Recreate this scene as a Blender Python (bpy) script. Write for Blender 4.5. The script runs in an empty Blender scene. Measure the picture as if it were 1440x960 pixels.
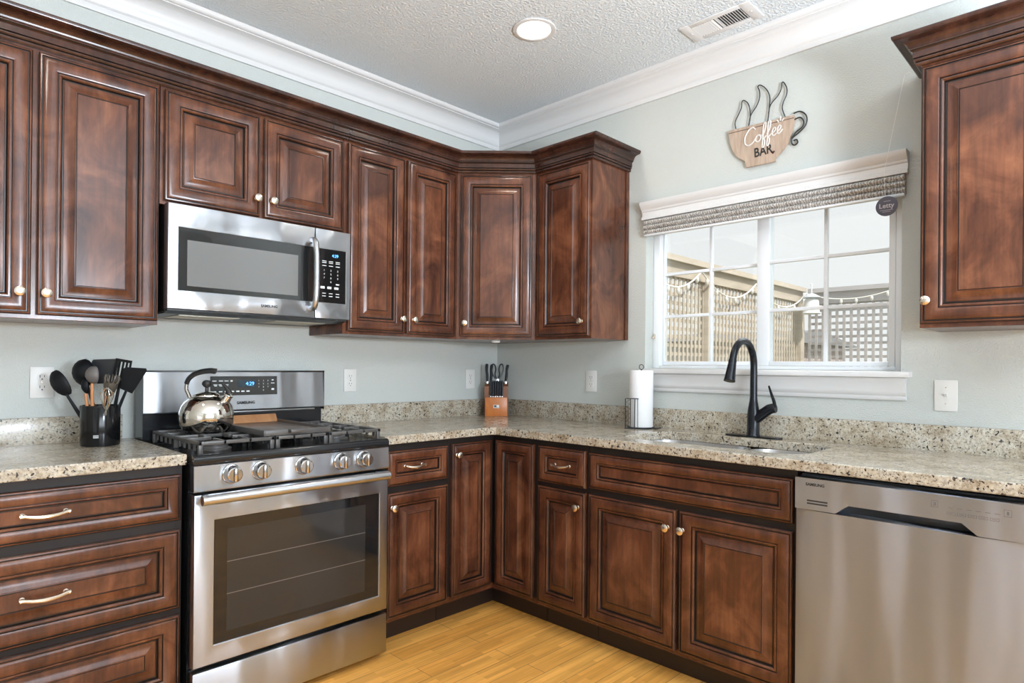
import bpy, bmesh, math, random
from mathutils import Vector, Matrix

S = bpy.context.scene
COL = S.collection
PI = math.pi
random.seed(7)

# ------------------------------------------------------------------ camera
CAM_LOC = (-2.7967, -2.8817, 1.2115)
YAW, PITCH, ROLL = 0.794, 0.0018, 0.009
FPX, PPY = 884.8, 512.9
cam_data = bpy.data.cameras.new('camera')
cam = bpy.data.objects.new('camera', cam_data)
COL.objects.link(cam)
fw = Vector((math.sin(YAW) * math.cos(PITCH), math.cos(YAW) * math.cos(PITCH), math.sin(PITCH)))
rt = Vector((math.cos(YAW), -math.sin(YAW), 0))
up = rt.cross(fw)
r2 = rt * math.cos(ROLL) + up * math.sin(ROLL)
u2 = -rt * math.sin(ROLL) + up * math.cos(ROLL)
cam.matrix_world = Matrix(((r2.x, u2.x, -fw.x, CAM_LOC[0]), (r2.y, u2.y, -fw.y, CAM_LOC[1]),
                           (r2.z, u2.z, -fw.z, CAM_LOC[2]), (0, 0, 0, 1)))
cam_data.sensor_fit = 'HORIZONTAL'
cam_data.sensor_width = 36.0
cam_data.lens = FPX / 1440 * 36
cam_data.shift_y = (PPY - 480) / 1440
cam_data.clip_start = 0.02
S.camera = cam

# ------------------------------------------------------------------ world, sun, daylight, exposure
S.view_settings.view_transform = 'Standard'
S.view_settings.look = 'None'
S.view_settings.exposure = 0.16
S.view_settings.gamma = 1.0
S.view_settings.use_curve_mapping = False
WORLD_STRENGTH = 0.92
w = bpy.data.worlds.new('overcast_sky')
S.world = w
w.use_nodes = True
bg = w.node_tree.nodes['Background']
bg.inputs[0].default_value = (0.96, 0.97, 0.98, 1)
bg.inputs[1].default_value = WORLD_STRENGTH

def add_light(name, kind, loc, rot, energy, color=(1, 1, 1), size=1.0, size_y=None, spread=None, parent=None):
    d = bpy.data.lights.new(name, kind)
    d.energy = energy
    d.color = color
    if kind == 'AREA':
        d.size = size
        if size_y is None:
            d.shape = 'DISK'
        else:
            d.shape = 'RECTANGLE'
            d.size_y = size_y
        if spread: d.spread = spread
    o = bpy.data.objects.new(name, d)
    COL.objects.link(o)
    o.location = loc
    o.rotation_euler = rot
    if parent: o.parent = parent
    return o

sun = add_light('sun', 'SUN', (0, -6, 8), (math.radians(38), math.radians(-14), 0), 3.6, (1.0, 0.95, 0.88))
sun.data.angle = math.radians(2)
# daylight lamps added at the rear openings, tilted up to brighten the ceiling
FILL_A, FILL_B, FILL_K = 4.0, 135.0, 90.0
add_light('daylight_fill', 'AREA', (-5.06, -3.4, 1.07), (0, math.radians(-90 - 52), 0), FILL_A, (0.865, 0.97, 1.09), 1.5, 2.1)
add_light('daylight_fill', 'AREA', (-2.55, -5.60, 1.35), (math.radians(90 + 52), 0, 0), FILL_B, (0.865, 0.97, 1.09), 2.7, 1.4)
add_light('window_fill', 'AREA', (2.6, -1.67, 4.2), (0, math.radians(52), 0), FILL_K, (0.95, 0.98, 1.0), 2.4, 2.4)  # unseen lamp added outside, above the window, to brighten the counter
# fill lamp added behind the camera, aimed up to brighten the ceiling
add_light('ceiling_fill', 'AREA', (-1.75, -4.1, 1.5), (math.radians(160), 0, math.radians(10)), 132.0, (0.86, 0.965, 1.09), 0.45, 0.45)
CAN_POWER = 3.6

# ------------------------------------------------------------------ mesh helper
class MB:
    def __init__(s):
        s.v = []; s.f = []; s.m = []; s.M = Matrix()
    def vert(s, p):
        s.v.append(tuple(s.M @ Vector(p))); return len(s.v) - 1
    def face(s, idx, m=0):
        s.f.append(tuple(idx)); s.m.append(m)
    def box(s, x0, x1, y0, y1, z0, z1, m=0, b=0.0):
        if x0 > x1: x0, x1 = x1, x0
        if y0 > y1: y0, y1 = y1, y0
        if z0 > z1: z0, z1 = z1, z0
        if b <= 0:
            c = [s.vert((x, y, z)) for z in (z0, z1) for y in (y0, y1) for x in (x0, x1)]
            for q in ((0, 2, 3, 1), (4, 5, 7, 6), (0, 1, 5, 4), (2, 6, 7, 3), (0, 4, 6, 2), (1, 3, 7, 5)):
                s.face([c[i] for i in q], m)
            return
        b = min(b, (x1 - x0) * .49, (y1 - y0) * .49, (z1 - z0) * .49)
        bm = bmesh.new()
        bmesh.ops.create_cube(bm, size=1)
        for v in bm.verts:
            v.co = Vector(((x0 + x1) / 2 + v.co.x * (x1 - x0), (y0 + y1) / 2 + v.co.y * (y1 - y0), (z0 + z1) / 2 + v.co.z * (z1 - z0)))
        bmesh.ops.bevel(bm, geom=list(bm.edges), offset=b, segments=2, affect='EDGES', profile=.5)
        bm.verts.ensure_lookup_table()
        base = {v: s.vert(v.co) for v in bm.verts}
        for f in bm.faces: s.face([base[v] for v in f.verts], m)
        bm.free()
    def ring(s, c, ax, r, n, e1=None):
        ax = Vector(ax).normalized()
        if e1 is None:
            e1 = ax.orthogonal().normalized()
        e2 = ax.cross(e1)
        return [s.vert(Vector(c) + e1 * (r * math.cos(2 * PI * i / n)) + e2 * (r * math.sin(2 * PI * i / n))) for i in range(n)]
    def bridge(s, a, b, m=0):
        n = len(a)
        for i in range(n):
            s.face((a[i], a[(i + 1) % n], b[(i + 1) % n], b[i]), m)
    def lathe(s, prof, c=(0, 0, 0), ax=(0, 0, 1), n=32, m=0, cap0=True, cap1=True):
        """prof: list of (radius, height[, mat])"""
        axv = Vector(ax).normalized(); e1 = axv.orthogonal().normalized()
        prev = None
        for k, p in enumerate(prof):
            r, h = p[0], p[1]; mm = p[2] if len(p) > 2 else m
            R = s.ring(Vector(c) + axv * h, axv, max(r, 1e-5), n, e1)
            if prev is not None: s.bridge(prev, R, mm)
            elif cap0: s.face(R[::-1], mm)
            prev = R
        if cap1: s.face(prev, mm)
    def cyl(s, p0, p1, r0, r1=None, n=16, m=0):
        r1 = r0 if r1 is None else r1
        d = Vector(p1) - Vector(p0)
        s.lathe([(r0, 0), (r1, d.length)], p0, d, n, m)
    def tube(s, pts, r, n=8, m=0, closed=False, flat=1.0):
        pts = [Vector(p) for p in pts]; N = len(pts)
        rr = r if isinstance(r, (list, tuple)) else [r] * N
        def tan(i):
            if closed: return (pts[(i + 1) % N] - pts[i - 1]).normalized()
            return (pts[min(i + 1, N - 1)] - pts[max(i - 1, 0)]).normalized()
        e = tan(0).orthogonal().normalized(); rings = []
        for i in range(N):
            t = tan(i); e = (e - t * e.dot(t)).normalized(); e2 = t.cross(e)
            rings.append([s.vert(pts[i] + e * (rr[i] * math.cos(2 * PI * k / n)) + e2 * (rr[i] * flat * math.sin(2 * PI * k / n))) for k in range(n)])
        for i in range(N - 1): s.bridge(rings[i], rings[i + 1], m)
        if closed: s.bridge(rings[-1], rings[0], m)
        else:
            s.face(rings[0][::-1], m); s.face(rings[-1], m)
    def prism(s, poly, h0, h1, fn, m=0, ms=None):
        """poly list of 2d points; fn(u,v,h)->3d"""
        a = [s.vert(fn(u, v, h0)) for u, v in poly]; b = [s.vert(fn(u, v, h1)) for u, v in poly]
        s.face(a[::-1], m); s.face(b, m); s.bridge(a, b, m if ms is None else ms)
    def loops(s, x0, x1, z0, z1, prof, y=0.0, cap=True, capm=0, r=0.0):
        """nested rectangles in the xz plane; prof (inset, protrusion, mat): protrusion goes to -y"""
        prev = None
        for p in prof:
            i, h = p[0], p[1]; mm = p[2] if len(p) > 2 else 0
            a, b, c, d = x0 + i, x1 - i, z0 + i, z1 - i
            R = [s.vert((a, y - h, c)), s.vert((b, y - h, c)), s.vert((b, y - h, d)), s.vert((a, y - h, d))]
            if prev: s.bridge(prev, R, mm)
            prev = R
        if cap: s.face(prev, capm)
    def sweep(s, prof, path, m=0, closed=False, mats=None):
        """prof (out, z); path of plan points; out is to the right of travel; mitred"""
        N = len(path); P = [Vector((p[0], p[1])) for p in path]; rows = []
        for i in range(N):
            def nrm(a, b):
                d = (b - a).normalized(); return Vector((d.y, -d.x))
            if closed: n1, n2 = nrm(P[i - 1], P[i]), nrm(P[i], P[(i + 1) % N])
            else:
                n1 = nrm(P[max(i - 1, 0)], P[max(i, 1)]); n2 = nrm(P[min(i, N - 2)], P[min(i + 1, N - 1)])
            k = (n1 + n2); k = k / max(k.dot(n1), 1e-6) if k.length > 1e-6 else n1
            rows.append([s.vert((P[i].x + k.x * o, P[i].y + k.y * o, z)) for o, z in prof])
        for i in range(N if closed else N - 1):
            a, b = rows[i], rows[(i + 1) % N]
            for j in range(len(prof) - 1):
                s.face((a[j], a[j + 1], b[j + 1], b[j]), m if mats is None else mats[j])
        if not closed:
            s.face(rows[0][::-1], m); s.face(rows[-1], m)
    def out(s, name, mats, parent=None, smooth=True, angle=35, loc=None, rot=None):
        me = bpy.data.meshes.new(name)
        me.from_pydata(s.v, [], s.f)
        mats = mats if isinstance(mats, (list, tuple)) else [mats]
        for mt in mats: me.materials.append(mt)
        for p, i in zip(me.polygons, s.m): p.material_index = min(i, len(mats) - 1)
        bm = bmesh.new(); bm.from_mesh(me)
        bmesh.ops.recalc_face_normals(bm, faces=bm.faces)
        bm.to_mesh(me); bm.free()
        if smooth:
            for p in me.polygons: p.use_smooth = True
            me.set_sharp_from_angle(angle=math.radians(angle))
        me.update()
        o = bpy.data.objects.new(name, me)
        COL.objects.link(o)
        if parent: o.parent = parent
        if loc: o.location = loc
        if rot: o.rotation_euler = rot
        return o

def spline(pts, k=6, closed=False):
    P = [Vector(p) for p in pts]; N = len(P); out = []
    rng = range(N if closed else N - 1)
    for i in rng:
        if closed: p0, p1, p2, p3 = P[i - 1], P[i], P[(i + 1) % N], P[(i + 2) % N]
        else: p0, p1, p2, p3 = P[max(i - 1, 0)], P[i], P[i + 1], P[min(i + 2, N - 1)]
        for j in range(k):
            t = j / k
            out.append(0.5 * ((2 * p1) + (p2 - p0) * t + (2 * p0 - 5 * p1 + 4 * p2 - p3) * t * t + (3 * p1 - p0 - 3 * p2 + p3) * t ** 3))
    if not closed: out.append(P[-1])
    return out

def thing(name, label, cat, loc=(0, 0, 0), rz=0.0, group=None):
    o = bpy.data.objects.new(name, None)
    COL.objects.link(o)
    o.empty_display_size = .05
    o.location = loc; o.rotation_euler = (0, 0, rz)
    return tag(o, label, cat, group)
def tag(o, label, cat, group=None):
    o['label'] = label; o['category'] = cat
    if group: o['group'] = group
    return o
def struct(o):
    o['kind'] = 'structure'; return o
def lab(o, t):
    o['label'] = t; return o

def text_obj(name, body, size, mat, parent, M, depth=0.0006, align='CENTER', shear=0.0, bold=0.0, xs=1.0):
    c = bpy.data.curves.new(name, 'FONT')
    c.body = body; c.size = size; c.extrude = depth; c.align_x = align; c.align_y = 'CENTER'; c.shear = shear; c.offset = bold
    c.resolution_u = 3
    t = bpy.data.objects.new(name, c); COL.objects.link(t)
    bpy.context.view_layer.update()
    me = bpy.data.meshes.new_from_object(t.evaluated_get(bpy.context.evaluated_depsgraph_get()))
    bpy.data.objects.remove(t); bpy.data.curves.remove(c)
    for v in me.vertices: v.co = M @ Vector((v.co.x * xs, v.co.y, v.co.z))
    me.materials.clear(); me.materials.append(mat)
    me.name = name
    o = bpy.data.objects.new(name, me); COL.objects.link(o); o.parent = parent
    return o
def face_M(x, y, z):
    """text plane facing local -y"""
    return Matrix.Translation((x, y, z)) @ Matrix.Rotation(PI / 2, 4, 'X')

# ------------------------------------------------------------------ materials
def nmat(name):
    m = bpy.data.materials.new(name); m.use_nodes = True
    nt = m.node_tree; return m, nt, nt.nodes['Principled BSDF']
def sset(b, **k):
    for a, v in k.items():
        b.inputs[a.replace('_', ' ')].default_value = v
def plain(name, col, rough=.5, metal=0.0, **k):
    m, nt, b = nmat(name)
    sset(b, Base_Color=(*col, 1), Roughness=rough, Metallic=metal, **k)
    return m
def N(nt, kind, **k):
    n = nt.nodes.new(kind)
    for a, v in k.items():
        if a in n.inputs: n.inputs[a].default_value = v
        else: setattr(n, a, v)
    return n
def coords(nt, scale=(1, 1, 1), rot=(0, 0, 0), kind='Object'):
    tc = N(nt, 'ShaderNodeTexCoord'); mp = N(nt, 'ShaderNodeMapping')
    mp.inputs['Scale'].default_value = scale; mp.inputs['Rotation'].default_value = rot
    nt.links.new(tc.outputs[kind], mp.inputs[0]); return mp.outputs[0]
def ramp(nt, fac, stops):
    r = N(nt, 'ShaderNodeValToRGB'); e = r.color_ramp.elements
    while len(e) > 1: e.remove(e[-1])
    e[0].position = stops[0][0]; e[0].color = (*stops[0][1], 1)
    for p, c in stops[1:]:
        q = e.new(p); q.color = (*c, 1)
    nt.links.new(fac, r.inputs[0]); return r.outputs[0]
def noise(nt, vec, scale, detail=4, rough=.5, dist=0.0):
    n = N(nt, 'ShaderNodeTexNoise'); n.inputs['Scale'].default_value = scale; n.inputs['Detail'].default_value = detail
    n.inputs['Roughness'].default_value = rough; n.inputs['Distortion'].default_value = dist
    nt.links.new(vec, n.inputs['Vector']); return n.outputs['Fac']
def mixc(nt, fac, a, b, mode='MIX'):
    n = N(nt, 'ShaderNodeMix', data_type='RGBA', blend_type=mode)
    for s_, v in ((n.inputs[0], fac), (n.inputs[6], a), (n.inputs[7], b)):
        if hasattr(v, 'links') or isinstance(v, bpy.types.NodeSocket): nt.links.new(v, s_)
        elif isinstance(v, tuple): s_.default_value = (*v, 1)
        else: s_.default_value = v
    return n.outputs[2]
def bump(nt, b, h, strength, dist):
    n = N(nt, 'ShaderNodeBump'); n.inputs['Strength'].default_value = strength; n.inputs['Distance'].default_value = dist
    nt.links.new(h, n.inputs['Height']); nt.links.new(n.outputs[0], b.inputs['Normal'])

def wood_cabinet(name, dark, mid, light, rough=.27):
    m, nt, b = nmat(name)
    v1 = coords(nt, (5, 5, 3.4)); v2 = coords(nt, (60, 60, 5))
    cloud = noise(nt, v1, 1.3, 5, .6, .8); grain = noise(nt, v2, 1.0, 3, .6)
    c = ramp(nt, cloud, [(.30, dark), (.50, mid), (.68, light)])
    g = ramp(nt, grain, [(.3, (.72, .72, .72)), (.65, (1.12, 1.1, 1.08))])
    nt.links.new(mixc(nt, 1.0, c, g, 'MULTIPLY'), b.inputs['Base Color'])
    sset(b, Roughness=rough, Coat_Weight=.22, Coat_Roughness=.2)
    b.inputs['Specular IOR Level'].default_value = .38
    return m
WOOD = wood_cabinet('cherry_stained_wood', (.042, .0138, .008), (.102, .0345, .0165), (.185, .070, .033))
WOODSHADE = wood_cabinet('shaded_crown_wood', (.022, .009, .0065), (.046, .018, .0115), (.085, .034, .020), .24)  # same cabinet wood, the crown's shade put into a darker colour
FRAMEDK = plain('dark_frame_wood', (.008, .0045, .0035), .55)
GLAZE = plain('dark_glaze', (.010, .0055, .004), .32)
WOODIN = plain('cabinet_shadow_wood', (.030, .013, .009), .45)
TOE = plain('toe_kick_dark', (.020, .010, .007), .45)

def granite():
    m, nt, b = nmat('speckled_granite')
    v = coords(nt)
    base = noise(nt, v, 17, 6, .62)
    c = ramp(nt, base, [(.32, (.30, .24, .165)), (.45, (.44, .38, .29)), (.58, (.53, .485, .40)), (.74, (.38, .36, .32))])
    fine = noise(nt, v, 130, 3, .6)
    c = mixc(nt, 1.0, c, ramp(nt, fine, [(.34, (.62, .58, .53)), (.52, (1.0, 1.0, 1.0)), (.7, (1.18, 1.16, 1.12))]), 'MULTIPLY')
    spots = noise(nt, v, 92, 2, .5, .4)
    c = mixc(nt, ramp(nt, spots, [(.615, (0, 0, 0)), (.650, (1, 1, 1))]), c, (.022, .019, .017))
    sp2 = noise(nt, v, 150, 2, .5, .3)
    c = mixc(nt, ramp(nt, sp2, [(.61, (0, 0, 0)), (.67, (.85, .85, .85))]), c, (.09, .07, .055))
    nt.links.new(c, b.inputs['Base Color'])
    sset(b, Roughness=.24, Coat_Weight=.3, Coat_Roughness=.14)
    return m
GRANITE = granite()

def steel(name, col, rough, sc=(3, 3, 500), st=.10, dist=.0006, aniso=0.0, warp=0.0):
    m, nt, b = nmat(name)
    n = noise(nt, coords(nt, sc), 1.0, 2, .5)
    sset(b, Base_Color=(*col, 1), Metallic=1.0, Roughness=rough)
    bump(nt, b, n, st, dist)
    if warp:
        wob = noise(nt, coords(nt, (5.0, 5.0, .8)), 1.0, 1.5, .4)
        b1 = b.inputs['Normal'].links[0].from_node
        bn = N(nt, 'ShaderNodeBump'); bn.inputs['Strength'].default_value = 1.0; bn.inputs['Distance'].default_value = warp
        nt.links.new(wob, bn.inputs['Height']); nt.links.new(bn.outputs[0], b1.inputs['Normal'])
    if aniso:
        tg = N(nt, 'ShaderNodeTangent', direction_type='RADIAL', axis='Z'); nt.links.new(tg.outputs[0], b.inputs['Tangent'])
        b.inputs['Anisotropic'].default_value = aniso; b.inputs['Anisotropic Rotation'].default_value = .25
    return m
STEEL = steel('brushed_stainless_steel', (.45, .475, .515), .31, (2, 2, 350), .05, .0005, .85, .030)
STEELDW = steel('cool_brushed_steel', (.37, .405, .465), .40, (2, 2, 350), .05, .0005, .92, .06)
STEELH = steel('satin_handle_steel', (.56, .58, .61), .28, (40, 40, 40), .02)
POLISHED = plain('polished_steel', (.72, .69, .64), .07, 1.0)
NICKEL = plain('brushed_nickel', (.78, .71, .61), .26, 1.0)
CHROME = plain('chrome_knob', (.56, .54, .52), .14, 1.0)
SINKST = plain('sink_steel', (.60, .60, .61), .27, 1.0)
BLACKEN = plain('black_enamel', (.012, .013, .015), .16)
IRON = plain('cast_iron', (.085, .080, .076), .36)
BLACKGL = plain('black_glass', (.010, .0105, .011), .05, Coat_Weight=.3)
BLACKGL.node_tree.nodes['Principled BSDF'].inputs['Specular IOR Level'].default_value = .5
MESHGL = plain('grey_screened_glass', (.16, .165, .165), .12)
BLACKPL = plain('black_plastic', (.014, .014, .015), .38)
NYLON = plain('black_nylon', (.006, .007, .009), .5, Specular_IOR_Level=.25)
BRONZE = plain('oil_rubbed_black_metal', (.012, .014, .018), .26, .45)
WHITEPL = plain('white_plastic', (.74, .73, .70), .35)
SLOTDK = plain('dark_slot', (.03, .03, .03), .6)
WHITEMK = plain('white_print', (.70, .72, .72), .5)
BLACKMK = plain('black_print', (.02, .02, .02), .5)
def emit(name, col, s):
    m, nt, b = nmat(name)
    sset(b, Base_Color=(*col, 1)); b.inputs['Emission Color'].default_value = (*col, 1); b.inputs['Emission Strength'].default_value = s
    return m
BLUELED = emit('blue_led_digits', (.12, .48, 1.0), 1.6)
LAMPLENS = emit('lamp_lens', (1.0, .97, .90), 4.0)
TRIMW = plain('white_trim_paint', (.69, .685, .675), .35)
WINW = plain('white_vinyl', (.78, .80, .82), .35)

def paint(name, col, rough, sc, st, dist):
    m, nt, b = nmat(name)
    n = noise(nt, coords(nt), sc, 3, .55)
    sset(b, Base_Color=(*col, 1), Roughness=rough)
    bump(nt, b, n, st, dist)
    return m
WALL = paint('pale_sage_wall_paint', (.56, .582, .55), .62, 180, .7, .0045)
CEIL = paint('textured_ceiling_paint', (.73, .785, .815), .8, 95, 1.0, .008)

def bamboo():
    m, nt, b = nmat('bamboo_plank_floor')
    v = coords(nt)
    br = N(nt, 'ShaderNodeTexBrick', offset=.37, squash=1.0)
    nt.links.new(v, br.inputs['Vector'])
    for k_, val in (('Scale', 1.0), ('Mortar Size', .0012), ('Mortar Smooth', .1), ('Bias', 0.0), ('Brick Width', .92), ('Row Height', .095)):
        br.inputs[k_].default_value = val
    br.inputs['Color1'].default_value = (.82, .375, .078, 1); br.inputs['Color2'].default_value = (.97, .49, .118, 1)
    br.inputs['Mortar'].default_value = (.30, .16, .06, 1)
    strip = N(nt, 'ShaderNodeTexBrick', offset=.5)
    nt.links.new(coords(nt), strip.inputs['Vector'])
    for k_, val in (('Scale', 1.0), ('Mortar Size', .0), ('Bias', 0.0), ('Brick Width', .28), ('Row Height', .0237)):
        strip.inputs[k_].default_value = val
    strip.inputs['Color1'].default_value = (.84, .83, .80, 1); strip.inputs['Color2'].default_value = (1.1, 1.1, 1.1, 1)
    c = mixc(nt, 1.0, br.outputs['Color'], strip.outputs['Color'], 'MULTIPLY')
    g = noise(nt, coords(nt, (4, 90, 1)), 1.0, 4, .6)
    c = mixc(nt, 1.0, c, ramp(nt, g, [(.3, (.82, .80, .76)), (.7, (1.1, 1.1, 1.1))]), 'MULTIPLY')
    nt.links.new(c, b.inputs['Base Color'])
    sset(b, Roughness=.26)
    return m
FLOOR = bamboo()

def glass():
    m = bpy.data.materials.new('window_glass'); m.use_nodes = True
    nt = m.node_tree; nt.nodes.clear()
    o = N(nt, 'ShaderNodeOutputMaterial'); t = N(nt, 'ShaderNodeBsdfTransparent'); g = N(nt, 'ShaderNodeBsdfGlossy'); mx = N(nt, 'ShaderNodeMixShader')
    g.inputs['Roughness'].default_value = .02; t.inputs[0].default_value = (.97, .985, .98, 1)
    mx.inputs[0].default_value = .06
    nt.links.new(t.outputs[0], mx.inputs[1]); nt.links.new(g.outputs[0], mx.inputs[2]); nt.links.new(mx.outputs[0], o.inputs[0])
    return m
GLASS = glass()

def grainwood(name, a, b_, sc=(4, 30, 30), rough=.5):
    m, nt, b = nmat(name)
    n = noise(nt, coords(nt, sc), 1.0, 4, .6, .6)
    nt.links.new(ramp(nt, n, [(.3, a), (.7, b_)]), b.inputs['Base Color']); sset(b, Roughness=rough)
    return m
BLOCKW = grainwood('orange_stained_block', (.46, .135, .028), (.60, .20, .045), (20, 20, 6), .32)
BLOCKD = grainwood('shaded_block_wood', (.20, .075, .030), (.28, .105, .042), (20, 20, 6), .4)  # block wood again, with shade on the rear part painted in as darker brown
SIGNW = grainwood('weathered_sign_wood', (.36, .265, .195), (.52, .40, .31), (60, 60, 8), .7)
FENCEW = grainwood('sunlit_cedar_fence', (.47, .405, .33), (.60, .525, .44), (3, 3, 20), .8)
FENCEG = grainwood('greyed_fence', (.46, .43, .44), (.58, .55, .56), (3, 3, 20), .8)
SPOONW = plain('wooden_handle_orange', (.55, .22, .07), .45)
GRIDDLE = grainwood('seasoned_griddle', (.10, .075, .06), (.17, .135, .11), (25, 6, 6), .33)
GRIDBACK = grainwood('brown_griddle_back', (.30, .13, .05), (.45, .22, .09), (25, 6, 6), .4)  # back lip in a more orange brown than the plate
PAPER = paint('paper_towel', (.82, .82, .82), .9, 160, .5, .002)
def woven():
    m, nt, b = nmat('woven_reed_shade')
    wv = N(nt, 'ShaderNodeTexWave', wave_type='BANDS', bands_direction='Y'); wv.inputs['Scale'].default_value = 28; wv.inputs['Distortion'].default_value = 6; wv.inputs['Detail'].default_value = 2; wv.inputs['Detail Scale'].default_value = 2.5
    nt.links.new(coords(nt), wv.inputs['Vector'])
    n = noise(nt, coords(nt, (60, 60, 240)), 1.0, 3, .6)
    c = ramp(nt, wv.outputs['Fac'], [(.2, (.30, .28, .265)), (.6, (.52, .50, .47)), (.9, (.66, .64, .61))])
    c = mixc(nt, 1.0, c, ramp(nt, n, [(.35, (.6, .58, .56)), (.6, (1.15, 1.15, 1.15))]), 'MULTIPLY')
    nt.links.new(c, b.inputs['Base Color']); sset(b, Roughness=.85); bump(nt, b, n, .6, .004)
    return m
WOVEN = woven()
def brickm():
    m, nt, b = nmat('pale_brick')
    br = N(nt, 'ShaderNodeTexBrick'); nt.links.new(coords(nt, (1, 1, 1), (PI / 2, 0, PI / 2)), br.inputs['Vector'])
    br.inputs['Scale'].default_value = 1; br.inputs['Brick Width'].default_value = .21; br.inputs['Row Height'].default_value = .072; br.inputs['Mortar Size'].default_value = .008
    br.inputs['Color1'].default_value = (.36, .28, .27, 1); br.inputs['Color2'].default_value = (.46, .36, .34, 1); br.inputs['Mortar'].default_value = (.62, .58, .56, 1)
    nt.links.new(br.outputs['Color'], b.inputs['Base Color']); sset(b, Roughness=.9)
    return m
BRICK = brickm()
GRASS = paint('lawn_ground', (.16, .19, .09), .95, 40, .8, .03)
SHINGLE = paint('grey_shingles', (.28, .28, .30), .9, 60, .8, .01)
STRINGL = plain('white_cord', (.80, .78, .74), .5)

# ------------------------------------------------------------------ the setting
ZC = 2.705                         # ceiling height
XL, YR = -5.0, -5.55               # far ends of the room (behind the camera)
mb = MB(); mb.box(XL - .15, .15, YR - .15, .15, -.06, 0); struct(mb.out('floor', FLOOR))
mb = MB(); mb.box(XL - .15, .15, YR - .15, .15, ZC, ZC + .08); struct(mb.out('ceiling', CEIL))
mb = MB(); mb.box(XL, .15, 0, .15, .0005, ZC - .0005); struct(mb.out('wall_left', WALL))
def holed(mb, u0, u1, z0, z1, hu0, hu1, hz0, hz1, t0, t1, axis):
    def bx(a, b, c, d):
        if b - a < 1e-6 or d - c < 1e-6: return
        if axis == 'x': mb.box(t0, t1, a, b, c, d)
        else: mb.box(a, b, t0, t1, c, d)
    bx(u0, hu0, z0, z1); bx(hu1, u1, z0, z1); bx(hu0, hu1, z0, hz0); bx(hu0, hu1, hz1, z1)
WY0, WY1, WZ0, WZ1 = -2.247, -1.095, 1.205, 1.985       # kitchen window opening
mb = MB(); holed(mb, YR, 0, .0005, ZC - .0005, WY0, WY1, WZ0, WZ1, 0, .15, 'x'); struct(mb.out('wall_right', WALL))
mb = MB(); holed(mb, YR, 0, .0005, ZC - .0005, -4.5, -2.3, .02, 2.12, XL - .15, XL, 'x'); struct(mb.out('wall_front', WALL))
mb = MB(); holed(mb, XL, .15, .0005, ZC - .0005, -3.95, -1.15, .55, 2.15, YR - .15, YR, 'y'); struct(mb.out('wall_rear', WALL))
# glazed openings behind the camera, white frames with mullions
def far_window(name, u0, u1, z0, z1, axis, t, nm):
    mb = MB(); f = .055
    def bx(a, b, c, d):
        if axis == 'x': mb.box(t - .03, t + .03, a, b, c, d)
        else: mb.box(a, b, t - .03, t + .03, c, d)
    bx(u0, u0 + f, z0, z1); bx(u1 - f, u1, z0, z1); bx(u0 + f, u1 - f, z0, z0 + f); bx(u0 + f, u1 - f, z1 - f, z1)
    for k in range(1, nm):
        c = u0 + (u1 - u0) * k / nm; bx(c - .035, c + .035, z0 + f, z1 - f)
    struct(mb.out(name, WINW))
far_window('door_1', -4.5, -2.3, .02, 2.12, 'x', XL - .09, 2)
far_window('window_2', -3.95, -1.15, .55, 2.15, 'y', YR - .09, 3)

# crown moulding under the ceiling
zc = ZC
cprof = [(.0005, zc - .130), (.010, zc - .130), (.012, zc - .122), (.012, zc - .108), (.016, zc - .104), (.020, zc - .098), (.021, zc - .090)]
for i in range(9):
    a = PI / 2 * i / 8
    cprof.append((.023 + .060 * (1 - math.cos(a)), zc - .086 + .058 * math.sin(a)))
cprof += [(.083, zc - .024), (.090, zc - .023), (.096, zc - .018), (.100, zc - .012), (.100, zc - .0006), (.0005, zc - .0006)]
mb = MB(); mb.sweep(cprof, [(XL + .001, 0), (0, 0), (0, YR + .001)]); struct(mb.out('trim_1', TRIMW))

# ---- kitchen window: jamb, frame, two sashes, muntins, panes
WX = .085
win = bpy.data.objects.new('window_1', None); COL.objects.link(win); win.location = (WX, 0, 0); struct(win)
y0, y1, z0, z1 = WY0 + .001, WY1 - .001, WZ0 + .001, WZ1 - .001
mb = MB()
for a in (0,):
    mb.box(-.012, .06, y0, y0 + .036, z0, z1, 0, .002); mb.box(-.012, .06, y1 - .036, y1, z0, z1, 0, .002)
    mb.box(-.012, .06, y0 + .036, y1 - .036, z0, z0 + .016, 0, .002); mb.box(-.012, .06, y0 + .036, y1 - .036, z1 - .03, z1, 0, .002)
mb.out('window_frame', WINW, win)
def sash(ya, yb, xa, xb, za, zb, st_l, st_r, name='sash'):
    """ya<yb; stiles: at ya side st_r (right in the photo), at yb side st_l"""
    mb = MB()
    mb.box(xa, xb, ya, ya + st_r, za, zb, 0, .003); mb.box(xa, xb, yb - st_l, yb, za, zb, 0, .003)
    mb.box(xa, xb, ya + st_r, yb - st_l, za, za + .02, 0, .003); mb.box(xa, xb, ya + st_r, yb - st_l, zb - .03, zb, 0, .003)
    s = mb.out(name, WINW, win)
    ga, gb, gc, gd = ya + st_r, yb - st_l, za + .02, zb - .03
    mb = MB(); xm = (xa + xb) / 2
    mb.box(xm - .003, xm + .003, ga, gb, gc, gd); mb.out('pane', GLASS, s, smooth=False)
    mb = MB()
    yc = (ga + gb) / 2
    mb.box(xm - .010, xm + .010, yc - .0075, yc + .0075, gc, gd, 0, .002)
    for k in (1.03, 2.02):
        zz = gc + (gd - gc) * k / 3 - .004 * (k > 1.5)
        mb.box(xm - .0095, xm + .0095, ga, yc - .0075, zz - .0075, zz + .0075, 0, .002)
        mb.box(xm - .0095, xm + .0095, yc + .0075, gb, zz - .0075, zz + .0075, 0, .002)
    mb.out('muntin', WINW, s)
    return s
sash(-1.700, y1 - .037, .024, .052, z0 + .017, z1 - .031, .006, .046)
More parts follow.
